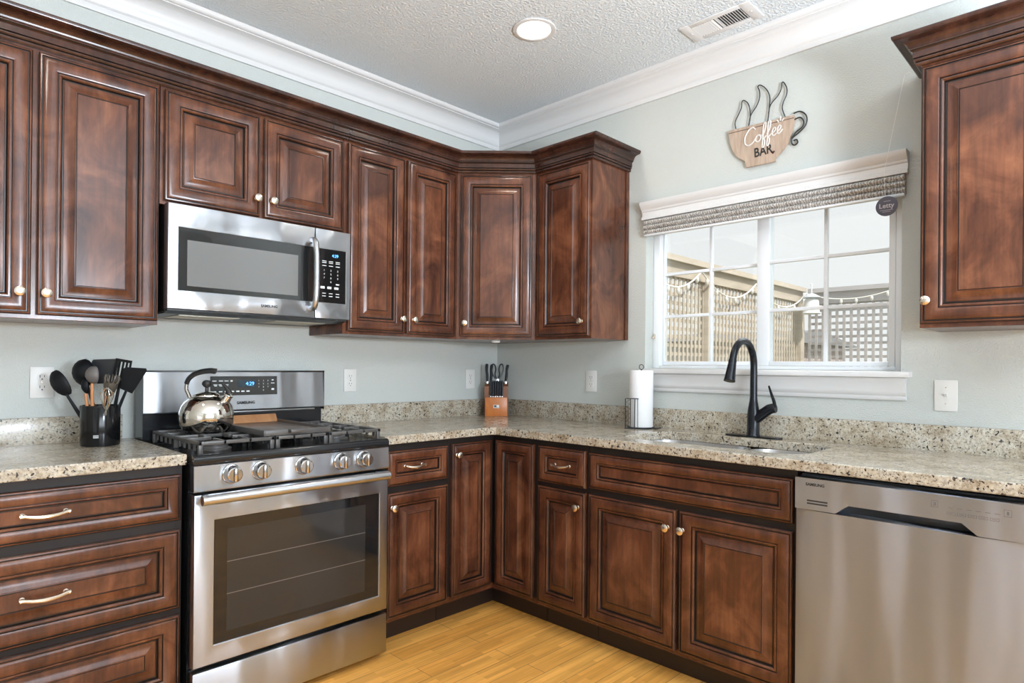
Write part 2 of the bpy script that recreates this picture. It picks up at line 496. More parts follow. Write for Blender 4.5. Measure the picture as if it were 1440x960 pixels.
sash(y0 + .037, -1.645, -.010, .020, z0 + .017, z1 - .031, .056, .024)
mb = MB(); mb.box(-.022, -.012, -1.112, -1.100, 1.36, 1.385, 0, .002); mb.cyl((-.02, -1.106, 1.372), (-.035, -1.106, 1.362), .004)
mb.out('latch', NICKEL, win)
# stool and apron, head cornice
mb = MB()
mb.box(-.045, .07, -2.285, -1.085, 1.180, 1.2045, 0, .006)
ap = [(.0005, 1.092), (.010, 1.092), (.014, 1.100), (.014, 1.108), (.020, 1.116), (.024, 1.128), (.024, 1.160), (.028, 1.166), (.030, 1.179), (.0005, 1.179)]
mb.sweep(ap, [(0, -1.098), (0, -2.268)])
struct(mb.out('trim_2', TRIMW))
mb = MB()
hp = [(.0005, 1.9655), (.030, 1.9655), (.030, 1.978), (.022, 1.982), (.022, 2.004), (.028, 2.008), (.030, 2.016), (.036, 2.020), (.043, 2.030), (.050, 2.038), (.052, 2.052), (.0005, 2.052)]
mb.sweep(hp, [(0.0, -1.085), (0.0, -2.270)])
struct(mb.out('trim_3', TRIMW))

# ------------------------------------------------------------------ cabinets
DPROF = [(0, .000), (0, .0135), (.002, .0155, 1), (.004, .0175), (.0075, .0185), (.0092, .0150, 1), (.0118, .0150, 1), (.0130, .0180), (.018, .0205), (.026, .0218), (.036, .0212), (.044, .0192), (.050, .0168),
         (.0512, .0130, 1), (.0530, .0130, 1), (.054, .0165), (.058, .0168), (.061, .0150), (.0625, .0128), (.064, .0100, 1), (.066, .0055, 1), (.0695, .0055, 1), (.071, .0070),
         (.078, .0082), (.090, .0125), (.099, .0160), (.1005, .0178), (.1025, .0184), (.104, .0166, 1), (.1052, .0166, 1), (.1065, .0180)]
def door_panel(mb, x0, x1, z0, z1, y, flat=False, k=1.0):
    pr = []
    for p in DPROF:
        if flat and p[0] > .0715: break
        pr.append((p[0] * k, p[1], p[2] if len(p) > 2 else 0))
    mb.loops(x0, x1, z0, z1, pr, y, True, 0)
    # back
    b = [mb.vert(q) for q in ((x0, y, z0), (x0, y, z1), (x1, y, z1), (x1, y, z0))]; mb.face(b, 0)
def knob_mb(x, y, z):
    mb = MB()
    mb.lathe([(.0085, 0), (.0085, .002), (.0055, .004), (.005, .011), (.0085, .015), (.0145, .018), (.0160, .022), (.0150, .026), (.0105, .0285), (.004, .0295)], (x, y, z), (0, -1, 0), 20)
    return mb
def pull_mb(x, y, z, L):
    mb = MB(); h = L / 2
    for s in (-1, 1):
        mb.lathe([(.0075, 0), (.0075, .002), (.005, .004), (.0045, .018)], (x + s * h * .88, y, z), (0, -1, 0), 14)
    pts = spline([(x - h, y - .018, z), (x - h * .88, y - .020, z + .001), (x - h * .5, y - .026, z - .003), (x, y - .029, z - .005), (x + h * .5, y - .026, z - .003), (x + h * .88, y - .020, z + .001), (x + h, y - .018, z)], 5)
    n = len(pts)
    rr = [(.0052 + .0022 * math.cos(PI * (2 * i / (n - 1) - 1)) ** 2 * (1 if abs(2 * i / (n - 1) - 1) > .5 else .6)) for i in range(n)]
    rr[0] = rr[-1] = .003
    mb.tube(pts, rr, 10)
    return mb
def add_knob(d, x, y, z): return lab(knob_mb(x, y, z).out('knob', NICKEL, d), 'small round brushed nickel knob')
def add_pull(d, x, y, z, L): return lab(pull_mb(x, y, z, L).out('handle', NICKEL, d), 'bowed brushed nickel pull handle')

DT = .0218
def cabinet(label, loc, rz, wid, dep, z0, z1, doors=(), drawers=(), toe=False, group=None, name='wall_cabinet', cat='cabinet', extra=None, hollow=False):
    """local frame: x to the right along the wall, y=0 at the wall, front at y=-dep; loc is the left rear bottom corner on the wall line"""
    t = thing(name, label, cat, loc, rz, group)
    zb = loc[2]
    mb = MB()
    if hollow:
        mb.box(.0005, .0185, -dep + .02, -.002, z0 - zb, z1 - zb); mb.box(wid - .0185, wid - .0005, -dep + .02, -.002, z0 - zb, z1 - zb)
        mb.box(.0185, wid - .0185, -dep + .02, -.002, z0 - zb, z0 - zb + .018); mb.box(.0185, wid - .0185, -.012, -.002, z0 - zb + .018, z1 - zb)
        mb.box(.0005, wid - .0005, -dep, -dep + .02, z0 - zb, z1 - zb)
    else:
        mb.box(.0005, wid - .0005, -dep, -.002, z0 - zb, z1 - zb, 0, .0015)
    mb.box(.0006, .0185, -dep - .0006, -dep + .01, z0 - zb + .0008, z1 - zb - .0008)
    mb.box(wid - .0185, wid - .0006, -dep - .0006, -dep + .01, z0 - zb + .0008, z1 - zb - .0008)
    if toe: mb.box(.0006, wid - .0006, -dep - .0008, -dep + .01, z0 - zb + .0004, z0 - zb + .026, 1)
    mb.out('cabinet_body', [FRAMEDK, WOOD] if toe else [WOOD], t, smooth=False)
    if toe:
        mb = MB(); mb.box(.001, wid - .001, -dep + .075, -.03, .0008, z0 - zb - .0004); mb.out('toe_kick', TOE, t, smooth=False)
    fy = -dep - .0012
    for (a, b, c, d, kx, kz) in doors:
        k = min(1.0, (b - a) / 2 / .135)
        mb = MB(); door_panel(mb, a, b, c - zb, d - zb, fy, False, k)
        dd = mb.out('door', [WOOD, GLAZE], t, angle=25)
        if kx is not None: add_knob(dd, kx, fy - .0195, kz - zb)
    for (a, b, c, d, px, pl) in drawers:
        h = d - c
        mb = MB(); door_panel(mb, a, b, c - zb, d - zb, fy, h < .2, .80 if h < .2 else min(1.0, h / 2 / .118))
        dd = mb.out('drawer_front', [WOOD, GLAZE], t, angle=25)
        if px is not None: add_pull(dd, px, fy - (.0070 if h < .2 else .0178), (c + d) / 2 - zb + (.003), pl)
    if extra: extra(t)
    return t
UD, BDP = .312, .612
UZ0, UZ1 = 1.352, 2.272
D0, D1 = 1.366, 2.226
def A(x): return (x, -.0005, 0)
# wall A uppers
cabinet('tall dark cherry two-door wall cabinet above the utensil crock', (-2.812, -.0005, UZ0), 0, .755, UD, UZ0, UZ1,
        [(.014, .376, D0, D1, .344, 1.437), (.392, .749, D0, D1, .414, 1.437)], group=None)
cabinet('short dark cherry two-door wall cabinet directly above the microwave', (-2.055, -.0005, 1.802), 0, .761, UD, 1.802, UZ1,
        [(.012, .370, 1.815, D1, .354, 1.886), (.388, .753, 1.815, D1, .420, 1.886)])
cabinet('tall cherry two-door wall cabinet between microwave and corner cabinet', (-1.292, -.0005, UZ0), 0, .680, UD, UZ0, UZ1,
        [(.018, .332, D0, D1, .314, 1.437), (.348, .662, D0, D1, .384, 1.437)])
# wall B uppers (local x runs toward -y)
def scribe(t):
    mb = MB(); mb.box(.374, .3795, -.030, -.002, .001, UZ1 - UZ0 - .001, 0, .001); mb.out('scribe_strip', WOOD, t)
cabinet('narrow cherry single-door wall cabinet with flat end panel left of window', (-.0005, -.613, UZ0), -PI / 2, .374, UD, UZ0, UZ1,
        [(.022, .366, D0, D1, .328, 1.437)], extra=scribe)
cabinet('cherry wall cabinet right of the window, cut by the photo edge', (-.0005, -2.372, UZ0), -PI / 2, .385, UD, UZ0, UZ1,
        [(.005, .378, D0, D1, .023, 1.441)])
# diagonal corner cabinet
t = thing('corner_wall_cabinet', 'diagonal cherry corner wall cabinet above the knife block', 'cabinet', (-.001, -.001, UZ0))
mb = MB()
poly = [(-.001, -.001), (-.610, -.001), (-.610, -.312), (-.312, -.610), (-.001, -.610)]
mb.prism(poly, 0, UZ1 - UZ0, lambda u, v, h: (u, v, h)); mb.out('cabinet_body', WOOD, t, smooth=False)
mb = MB(); L = math.hypot(.298, .298)
door_panel(mb, .020, L - .020, D0 - UZ0, D1 - UZ0, -.0012)
MD = Matrix.Translation((-.610, -.312, 0)) @ Matrix.Rotation(-PI / 4, 4, 'Z')
mb.v = [tuple(MD @ Vector(p)) for p in mb.v]
dd = mb.out('door', [WOOD, GLAZE], t, angle=25)
kb = knob_mb(.046, -.0205, 1.437 - UZ0); kb.v = [tuple(MD @ Vector(p)) for p in kb.v]
lab(kb.out('knob', NICKEL, dd), 'small round brushed nickel knob')

# cabinet crown mouldings
kz = 2.238
kprof = [(.0, kz), (.010, kz), (.013, kz + .004), (.013, kz + .010), (.010, kz + .012), (.015, kz + .014), (.018, kz + .018), (.018, kz + .022), (.015, kz + .024), (.020, kz + .026), (.020, kz + .046),
         (.024, kz + .049), (.028, kz + .053), (.028, kz + .057), (.031, kz + .059)]
for i in range(1, 7):
    a = PI / 2 * i / 6
    kprof.append((.031 + .030 * (1 - math.cos(a)), kz + .059 + .022 * math.sin(a)))
kprof += [(.066, kz + .082), (.071, kz + .086), (.073, kz + .092), (.073, kz + .098), (0, kz + .098)]
kmats = [0] * (len(kprof) - 1)
for j in (3, 4, 8, 11): kmats[j] = 1
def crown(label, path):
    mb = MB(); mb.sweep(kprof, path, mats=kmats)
    o = mb.out('cabinet_crown', [WOODSHADE, GLAZE], None, angle=30)
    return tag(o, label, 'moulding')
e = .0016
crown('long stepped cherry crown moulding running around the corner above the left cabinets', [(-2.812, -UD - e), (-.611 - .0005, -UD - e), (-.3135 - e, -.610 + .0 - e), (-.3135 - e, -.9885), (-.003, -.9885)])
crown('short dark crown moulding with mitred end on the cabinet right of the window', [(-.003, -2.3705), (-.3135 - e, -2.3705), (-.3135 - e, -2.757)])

# wall A base cabinets
BT = .872
cabinet('dark cherry three-drawer base cabinet left of the range', (-2.832, -.0005, 0), 0, .768, BDP, .104, BT,
        (), [(.014, .760, .690, .842, .392, .118), (.014, .760, .398, .660, .392, .118), (.014, .760, .120, .376, .392, .118)], toe=True, name='base_cabinet')
cabinet('base cabinet with one drawer and one door right of the range', (-1.282, -.0005, 0), 0, .368, BDP, .104, BT,
        [(.028, .360, .124, .662, .050, .600)], [(.028, .360, .690, .842, .170, .105)], toe=True, name='base_cabinet')
# corner base with two hinged doors meeting at the inner corner
t = thing('corner_base_cabinet', 'corner base cabinet with two narrow doors meeting in the inside corner', 'cabinet', (-.001, -.001, 0))
mb = MB()
poly = [(-.001, -.001), (-.912, -.001), (-.912, -.612), (-.612, -.612), (-.612, -.912), (-.001, -.912)]
mb.prism(poly, .104, BT, lambda u, v, h: (u, v, h))
mb.box(-.912, -.612, -.6126, -.600, .1044, .130, 1); mb.box(-.6126, -.600, -.912, -.612, .1044, .130, 1); mb.out('cabinet_body', [FRAMEDK, WOOD], t, smooth=False)
mb = MB()
poly = [(-.05, -.05), (-.910, -.05), (-.910, -.537), (-.537, -.537), (-.537, -.910), (-.05, -.910)]
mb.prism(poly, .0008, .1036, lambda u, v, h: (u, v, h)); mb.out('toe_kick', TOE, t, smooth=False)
mb = MB(); door_panel(mb, -.894, -.640, .130, .846, -.6132, False, .92)
da = mb.out('door', [WOOD, GLAZE], t, angle=25); add_knob(da, -.870, -.6325, .793)
mb = MB(); door_panel(mb, 0, .254, .130, .846, 0, False, .92)
MD = Matrix.Translation((-.6132, -.640, 0)) @ Matrix.Rotation(-PI / 2, 4, 'Z')
mb.v = [tuple(MD @ Vector(p)) for p in mb.v]; mb.out('door', [WOOD, GLAZE], t, angle=25)
# wall B base
cabinet('narrow base cabinet with a small drawer over one door beside the corner', (-.0005, -.9145, 0), -PI / 2, .297, BDP, .104, BT,
        [(.012, .286, .124, .662, .252, .598)], [(.012, .286, .682, .846, .150, .095)], toe=True, name='base_cabinet')
cabinet('wide sink base cabinet with false drawer front over two doors', (-.0005, -1.2125, 0), -PI / 2, .874, BDP, .104, BT,
        [(.008, .427, .124, .664, .395, .594), (.443, .866, .124, .664, .459, .594)], [(.008, .866, .690, .842, None, 0)], toe=True, name='base_cabinet', hollow=True)

# ------------------------------------------------------------------ granite
GZ0, GZ1 = .8735, .910
def slab(name, label, poly, hole=None, cat='countertop'):
    bm = bmesh.new()
    def loop(pts):
        vs = [bm.verts.new((x, y, GZ1)) for x, y in pts]
        return [bm.edges.new((vs[i], vs[(i + 1) % len(vs)])) for i in range(len(vs))]
    ed = loop(poly)
    if hole: ed += loop(hole)
    bmesh.ops.triangle_fill(bm, use_beauty=True, edges=ed)
    ext = bmesh.ops.extrude_face_region(bm, geom=list(bm.faces))
    for v in ext['geom']:
        if isinstance(v, bmesh.types.BMVert): v.co.z = GZ0
    bmesh.ops.recalc_face_normals(bm, faces=bm.faces)
    sharp = [e_ for e_ in bm.edges if len(e_.link_faces) == 2 and e_.calc_face_angle(0) > .9 and abs(e_.verts[0].co.z - e_.verts[1].co.z) < 1e-4]
    bmesh.ops.bevel(bm, geom=sharp, offset=.004, segments=2, affect='EDGES', profile=.5)
    me = bpy.data.meshes.new(name); bm.to_mesh(me); bm.free()
    me.materials.append(GRANITE)
    o = bpy.data.objects.new(name, me); COL.objects.link(o)
    return tag(o, label, cat)
slab('countertop', 'speckled beige granite countertop piece left of the range', [(-2.84, -.0225), (-2.84, -.650), (-2.062, -.650), (-2.062, -.0225)])
SX0, SX1, SY0, SY1 = -.535, -.150, -2.065, -1.305
def rrect(x0, x1, y0, y1, r, n=7):
    out = []
    for cx, cy, a0 in ((x1 - r, y1 - r, 0), (x0 + r, y1 - r, 90), (x0 + r, y0 + r, 180), (x1 - r, y0 + r, 270)):
        for i in range(n):
            a = math.radians(a0 + 90 * i / (n - 1)); out.append((cx + r * math.cos(a), cy + r * math.sin(a)))
    return out
slab('countertop', 'speckled beige granite L-shaped countertop with the sink cutout', [(-1.281, -.0225), (-1.281, -.650), (-.664, -.650), (-.650, -.664), (-.650, -2.76), (-.0225, -2.76), (-.0225, -.0225)],
     rrect(SX0, SX1, SY0, SY1, .085))
def splash(label, a, b):
    mb = MB(); mb.box(a[0], b[0], a[1], b[1], GZ1 - .036, GZ1 + .096, 0, .003)
    return tag(mb.out('backsplash', GRANITE), label, 'backsplash')
splash('granite backsplash strip behind the utensil crock left of the range', (-2.84, -.0215), (-2.095, -.001))
splash('granite backsplash strip on the left wall between range and corner', (-1.281, -.0215), (-.0005, -.001))
splash('long granite backsplash strip under the window behind the sink', (-.0215, -2.76), (-.001, -.0225))

# ------------------------------------------------------------------ sink
t = thing('kitchen_sink', 'undermount stainless steel double bowl sink set into the granite', 'sink', (-.34, -1.685, .70))
def bowl(x0, x1, y0, y1, zt, zb, r):
    mb = MB(); rows = []
    for dx, z in ((-.012, zt), (0, zt), (.001, zt - .004), (.006, zb + .03), (.014, zb + .010), (.030, zb + .002), (.05, zb)):
        rows.append([mb.vert((x + .34, y + 1.685, z - .70)) for x, y in rrect(x0 + dx, x1 - dx, y0 + dx, y1 - dx, max(r - dx * .5, .02))])
    for a, b in zip(rows, rows[1:]): mb.bridge(a, b)
    mb.face(rows[-1])
    cx, cy = (x0 + x1) / 2 + .34, (y0 + y1) / 2 + 1.685
    mb.lathe([(.045, .0005), (.045, .003), (.036, .003), (.030, .001)], (cx, cy, zb - .70), (0, 0, 1), 24)
    return mb
lab(bowl(SX0 - .006, SX1 + .006, -1.735, SY1 + .006, .8725, .700, .085).out('bowl', SINKST, t), 'larger left bowl')
lab(bowl(SX0 - .006, SX1 + .006, SY0 - .006, -1.762, .8725, .715, .085).out('bowl', SINKST, t), 'smaller right bowl')

# ------------------------------------------------------------------ helpers for appliances
def LM(loc):
    m = MB(); m.M = Matrix.Translation((-loc[0], -loc[1], -loc[2])); return m
def hole_frame(mb, x0, x1, z0, z1, a0, a1, c0, c1, yf, yb, lip, r=.004, m=0):
    """framed slab facing -y with a rectangular opening a0..a1 x c0..c1"""
    def R(u0, u1, w0, w1, y): return [mb.vert((u0, y, w0)), mb.vert((u1, y, w0)), mb.vert((u1, y, w1)), mb.vert((u0, y, w1))]
    rows = [R(x0, x1, z0, z1, yb), R(x0, x1, z0, z1, yf + r), R(x0 + r * .3, x1 - r * .3, z0 + r * .3, z1 - r * .3, yf + r * .3), R(x0 + r, x1 - r, z0 + r, z1 - r, yf),
            R(a0 - .002, a1 + .002, c0 - .002, c1 + .002, yf), R(a0, a1, c0, c1, yf + .002), R(a0, a1, c0, c1, yf + lip)]
    for a, b in zip(rows, rows[1:]): mb.bridge(a, b, m)

# ------------------------------------------------------------------ gas range
RL = (-1.6725, -.03, 0)
rng = thing('gas_range', 'stainless steel freestanding gas range with five knobs and oven window', 'stove', RL)
def W(): return LM(RL)
X0, X1 = -2.0525, -1.2925
m = W(); m.box(X0, X1, -.640, -.035, .032, .8725)
for x in (X0 + .05, X1 - .05):
    for y in (-.58, -.09): m.cyl((x, y, 0), (x, y, .033), .018)
lab(m.out('range_body', BLACKEN, rng, smooth=False), 'black enamelled sides')
m = W()
m.prism([(-.04, .873), (-.688, .873), (-.692, .879), (-.692, .895), (-.687, .903), (-.676, .9065), (-.658, .905), (-.645, .899), (-.125, .899), (-.118, .905), (-.04, .905)], X0 - .001, X1 + .001, lambda u, v, h: (h, u, v))
lab(m.out('cooktop', BLACKEN, rng, angle=50), 'glossy black enamel cooktop with rounded front lip')
m = W(); m.prism([(-.640, .785), (-.689, .785), (-.6915, .790), (-.6895, .871), (-.640, .871)], X0, X1, lambda u, v, h: (h, u, v))
m.out('control_panel', STEEL, rng, smooth=False)
for x in (-1.930, -1.829, -1.669, -1.511, -1.411):
    m = W(); z = .834
    m.lathe([(.033, 0, 1), (.033, .003, 1), (.0305, .004), (.0300, .010), (.0275, .024), (.0255, .030), (.022, .0325)], (x, -.6905, z), (0, -1, 0), 28)
    m.box(x - .0055, x + .0055, -.7325, -.7215, z - .0235, z + .0235, 0, .003)
    m.box(x - .0060, x + .0015, -.7236, -.7226, z - .022, z + .022, 1)
    m.out('control_knob', [CHROME, SLOTDK], rng)
# oven door
m = W(); hole_frame(m, X0 + .001, X1 - .001, .202, .776, -1.986, -1.336, .266, .686, -.692, -.646, .006, .008)
od = m.out('oven_door', STEEL, rng)
m = W(); m.box(-1.990, -1.332, -.6865, -.650, .262, .690); gl = m.out('door_glass', BLACKGL, od, smooth=False); gl['label'] = 'dark oven window glass'
gl.location = (0, 0, 0)
m = W(); m.box(-1.942, -1.398, -.6869, -.6862, .300, .648); lab(m.out('inner_window', plain('oven_inner_glass', (.030, .029, .027), .06), gl, smooth=False), 'slightly paler inner window')
RACK = plain('rack_wire', (.16, .15, .14), .4)
for z in (.425, .535):
    m = W(); m.box(-1.942, -1.398, -.6873, -.6870, z, z + .0022); lab(m.out('oven_rack', RACK, gl, smooth=False), 'faint oven rack behind the glass')
for x in (-1.925, -1.825, -1.705, -1.62, -1.535, -1.44):
    m = W(); m.box(x - .022, x + .022, -.6926, -.690, .7605, .7655); m.out('vent_slot', SLOTDK, od, smooth=False)
m = W()
m.tube([(-2.045, -.745, .766), (-1.327, -.745, .766)], .0165, 20)
for x in (-2.020, -1.350): m.cyl((x, -.691, .766), (x, -.742, .766), .012, .013, 14)
lab(m.out('handle', STEELH, od), 'full width satin tube handle')
m = W(); m.box(X0 + .001, X1 - .001, -.690, -.642, .024, .186, 0, .006); m.out('storage_drawer', STEEL, rng)
# back guard
m = W(); m.box(X0 - .001, X1 + .007, -.118, -.034, .9055, 1.010, 1, .002)
m.prism([(-.034, 1.010), (-.137, 1.010), (-.140, 1.014), (-.132, 1.174), (-.126, 1.181), (-.034, 1.181)], X0 - .002, X1 + .008, lambda u, v, h: (h, u, v))
m.box(X0 - .0035, X0 - .0018, -.139, -.034, .9055, 1.1815, 1); m.box(X1 + .0085, X1 + .0095, -.139, -.034, 1.0, 1.1815, 1)
bgd = m.out('back_guard', [STEEL, BLACKEN], rng, smooth=False)
m = W(); m.box(X0 + .15, X1 - .03, -.125, -.117, .999, 1.007, 0, .002); lab(m.out('vent_trim', STEELH, bgd), 'thin steel vent strip')
m = W(); TILT = Matrix.Translation((0, -.1375, 1.07)) @ Matrix.Rotation(-.05, 4, 'X') @ Matrix.Translation((0, .1375, -1.07))
base = m.M
m.M = base @ TILT
m.box(-1.803, -1.514, -.1390, -.1350, 1.075, 1.157, 0, .001)
dp = m.out('display_panel', BLACKGL, bgd, smooth=False)
m = W(); m.M = base @ TILT
m.box(-1.688, -1.612, -.1393, -.1388, 1.110, 1.140); lab(m.out('clock_window', plain('clock_glass', (.012, .03, .05), .1), dp, smooth=False), 'dark blue clock window')
text_obj('clock_digits', '4:29', .022, BLUELED, dp, base @ TILT @ face_M(-1.637, -.1395, 1.124))
def mark(x, z, ww, hh):
    m = W(); m.M = base @ TILT; m.box(x - ww / 2, x + ww / 2, -.1394, -.1389, z - hh / 2, z + hh / 2); m.out('key_mark', WHITEMK, dp, smooth=False)
for i, x in enumerate((-1.787, -1.760, -1.737, -1.716)): mark(x, 1.137, .017 if i < 3 else .009, .0035 if i < 3 else .007)
for x in (-1.783, -1.762, -1.737): mark(x, 1.121, .016, .003); mark(x + .001, 1.116, .011, .003)
for i, x in enumerate((-1.787, -1.762, -1.738, -1.713, -1.690, -1.668, -1.646)): mark(x, 1.092, .014, .006 if i > 2 else .004)
mark(-1.535, 1.126, .016, .003); mark(-1.535, 1.099, .012, .008); mark(-1.535, 1.140, .008, .004)
for i, ch in enumerate('1234567890'):
    x = -1.598 + .0205 * (i % 3) if i < 9 else -1.5775
    z = 1.137 - .014 * (i // 3)
    text_obj('key_digit', ch, .009, WHITEMK, dp, base @ TILT @ face_M(x, -.1394, z))
text_obj('logo', 'SAMSUNG', .017, BLACKMK, bgd, base @ TILT @ face_M(-1.655, -.1392, 1.042), bold=.0004)
# burners and grates
for x, y, r in ((-1.915, -.49, .046), (-1.915, -.25, .036), (-1.43, -.49, .046), (-1.43, -.25, .036), (-1.6725, -.38, .05)):
    m = W(); m.lathe([(r + .012, 0), (r + .012, .004), (r, .006), (r, .014), (r * .8, .016), (r * .8, .021), (r * .72, .024)], (x, y, .899), (0, 0, 1), 28)
    m.out('burner', IRON, rng)
def grate(x0, x1, n, lb):
    m = W(); zt, zb_, w_ = .945, .930, .0055
    ya, yb = -.640, -.140
    def bar(a, b, c, d, z=zt): m.box(a, b, c, d, z - .013, z, 0, .002)
    bar(x0, x1, ya, ya + .012); bar(x0, x1, yb - .012, yb); bar(x0, x0 + .012, ya, yb); bar(x1 - .012, x1, ya, yb)
    bar(x0, x1, -.396, -.384)
    for k in range(1, n):
        x = x0 + (x1 - x0) * k / n
        bar(x - w_, x + w_, ya, -.535); bar(x - w_, x + w_, -.455, -.325); bar(x - w_, x + w_, -.205, yb)
    for y in (-.49, -.265):
        bar(x0, x0 + (x1 - x0) * .36, y - w_, y + w_); bar(x1 - (x1 - x0) * .36, x1, y - w_, y + w_)
    for x in (x0, x1 - .016):
        for y in (ya, yb - .014, -.396): m.box(x, x + .016, y, y + .014, .8992, .936, 0, .003)
    # side skirts with fingers
    for y in [ya + .04 + .05 * i for i in range(9)]:
        m.box(x0, x0 + .006, y, y + .012, .912, .936); m.box(x1 - .006, x1, y, y + .012, .912, .936)
    return lab(m.out('grate', IRON, rng), lb)
grate(-2.022, -1.757, 3, 'left cast iron grate under the kettle'); grate(-1.751, -1.541, 3, 'middle cast iron grate under the griddle'); grate(-1.535, -1.300, 3, 'right cast iron grate')

# griddle plate resting on the middle grate
GL = (-1.665, -.39, .9455)
t = thing('griddle', 'flat dark griddle plate lying on the middle grate of the range', 'griddle', GL)
m = LM(GL)
m.box(-1.785, -1.532, -.622, -.165, .9456, .956, 0, .003)
pl = m.out('plate', GRIDDLE, t)
m = LM(GL)
m.box(-1.787, -1.530, -.630, -.622, .9456, .967, 0, .002); m.box(-1.793, -1.785, -.630, -.165, .9456, .968, 0, .002); m.box(-1.532, -1.524, -.630, -.165, .9456, .968, 0, .002)
m.box(-1.70, -1.64, -.655, -.628, .955, .968, 0, .003)
lab(m.out('rim', IRON, t), 'raised black rim')
m = LM(GL); m.prism([(-.180, .957), (-.158, .957), (-.150, .990), (-.158, .990)], -1.786, -1.530, lambda u, v, h: (h, u, v)); lab(m.out('back_lip', GRIDBACK, t, smooth=False), 'tall brown back lip')

# ------------------------------------------------------------------ microwave
ML = (-1.6725, -.0025, 1.395)
mw = thing('microwave', 'stainless over-the-range microwave with curved handle hung under the short cabinet', 'microwave', ML)
def V(): return LM(ML)
MX0, MX1, MF = -2.047, -1.298, -.388
m = V(); m.box(MX0 + .004, MX1 - .004, -.345, -.003, 1.400, 1.799, 0, .002)
m.prism([(-.003, 1.3955), (-.330, 1.3955), (-.368, 1.405), (-.368, 1.42), (-.003, 1.42)], MX0 + .006, MX1 - .006, lambda u, v, h: (h, u, v))
lab(m.out('microwave_body', BLACKPL, mw, smooth=False), 'black casing')
FILT = plain('filter_mesh', (.45, .43, .36), .4, .8)
for a, b in ((-1.98, -1.75), (-1.60, -1.37)):
    m = V(); m.box(a, b, -.30, -.12, 1.3935, 1.3965)
    for k in range(14): m.box(a + .005, b - .005, -.295 + .0125 * k, -.289 + .0125 * k, 1.3925, 1.3937)
    lab(m.out('grease_filter', FILT, mw, smooth=False), 'metal grease filter underneath')
XS = -1.466
m = V(); hole_frame(m, MX0, XS - .001, 1.411, 1.797, -2.010, -1.4665 - .002, 1.480, 1.712, MF, -.346, .003, .005)
md = m.out('door', STEEL, mw)
m = V(); m.box(-2.012, -1.468, MF + .0015, MF + .010, 1.478, 1.714); dg = lab(m.out('door_window', BLACKGL, md, smooth=False), 'black glass door window')
m = V(); m.box(-1.980, -1.545, MF + .0009, MF + .0018, 1.498, 1.668); lab(m.out('window_screen', MESHGL, dg, smooth=False), 'grey screened area of the glass')
m = V(); hole_frame(m, XS, MX1, 1.411, 1.797, XS + .002, -1.321, 1.480, 1.712, MF, -.346, .003, .005)
mp = m.out('control_panel', STEEL, mw)
m = V(); m.box(XS + .001, -1.319, MF + .0015, MF + .010, 1.478, 1.714); mk = lab(m.out('keypad', BLACKGL, mp, smooth=False), 'black glass keypad')
text_obj('clock_digits', '4:29', .018, BLUELED, mk, V().M @ face_M(-1.373, MF + .0012, 1.686))
def mk2(x, z, a, b):
    m = V(); m.box(x - a / 2, x + a / 2, MF + .0009, MF + .0018, z - b / 2, z + b / 2); m.out('key_mark', WHITEMK, mk, smooth=False)
for z in (1.660, 1.653, 1.640): 
    for x in (-1.425, -1.393, -1.360): mk2(x, z, .020, .0028)
for x in (-1.360,): mk2(x, 1.562, .016, .005)
for x in (-1.432, -1.400, -1.366): mk2(x, 1.545, .020, .010)
for z in (1.520, 1.508):
    for x in (-1.425, -1.393, -1.360): mk2(x, z, .017, .003)
for i, ch in enumerate('1234567890'):
    text_obj('key_digit', ch, .011, WHITEMK, mk, V().M @ face_M((-1.425, -1.393, -1.360)[i % 3] if i < 9 else -1.393, MF + .0012, 1.620 - .0165 * (i // 3)))
text_obj('logo', 'SAMSUNG', .015, BLACKMK, md, V().M @ face_M(-1.668, MF - .0003, 1.4445), bold=.0004)
m = V()
pts = spline([(-1.487, MF, 1.738), (-1.487, MF - .030, 1.735), (-1.487, MF - .046, 1.69), (-1.487, MF - .050, 1.594), (-1.487, MF - .046, 1.50), (-1.487, MF - .030, 1.455), (-1.487, MF, 1.450)], 6)
m.tube(pts, .0125, 14); lab(m.out('handle', STEELH, md), 'bowed vertical steel handle')

# ------------------------------------------------------------------ dishwasher
DL = (-.0005, -2.0925, 0)
dw = thing('dishwasher', 'built-in stainless steel dishwasher with pocket handle right of the sink base', 'dishwasher', DL, -PI / 2)
DWW = .600
m = MB(); m.box(.004, DWW - .004, -.60, -.03, .105, .862); m.box(.002, DWW - .002, -.565, -.03, .0005, .105)
lab(m.out('dishwasher_body', BLACKPL, dw, smooth=False), 'black tub and toe plate')
def arc_front(z0, z1, y, bulge):
    m = MB(); rows = []
    for z in (z0, z1): pass
    n = 14; prof = []
    for i in range(n + 1):
        x = .004 + (DWW - .008) * i / n
        prof.append((x, y - bulge * (1 - (2 * i / n - 1) ** 4)))
    poly = prof + [(DWW - .004, -.602), (.004, -.602)]
    m.prism(poly, z0, z1, lambda u, v, h: (u, v, h)); return m
dd = arc_front(.106, .7525, -.650, .012).out('door', STEELDW, dw, angle=30)
m = MB()
poly = [(.004, .755), (.127, .755), (.165, .785), (.455, .785), (.492, .755), (DWW - .004, .755), (DWW - .004, .856), (.004, .856)]
m.prism(poly, -.662, -.618, lambda u, v, h: (u, h, v))
m.box(.004, DWW - .004, -.618, -.602, .755, .856)
cp = m.out('control_panel', STEELDW, dw, smooth=False)
for z in (.7845, .7755):
    m = MB(); m.box(.0415, .104, -.6626, -.660, z - .0025, z + .0025); m.out('vent_slot', SLOTDK, cp, smooth=False)
m = MB(); m.prism([(-.6178, .7545), (-.6178, .7855), (-.640, .7855), (-.6195, .7545)], .125, .494, lambda u, v, h: (h, u, v)); m.out('pocket_handle', plain('shadowed_steel', (.22, .215, .21), .35, 1.0), cp, smooth=False)
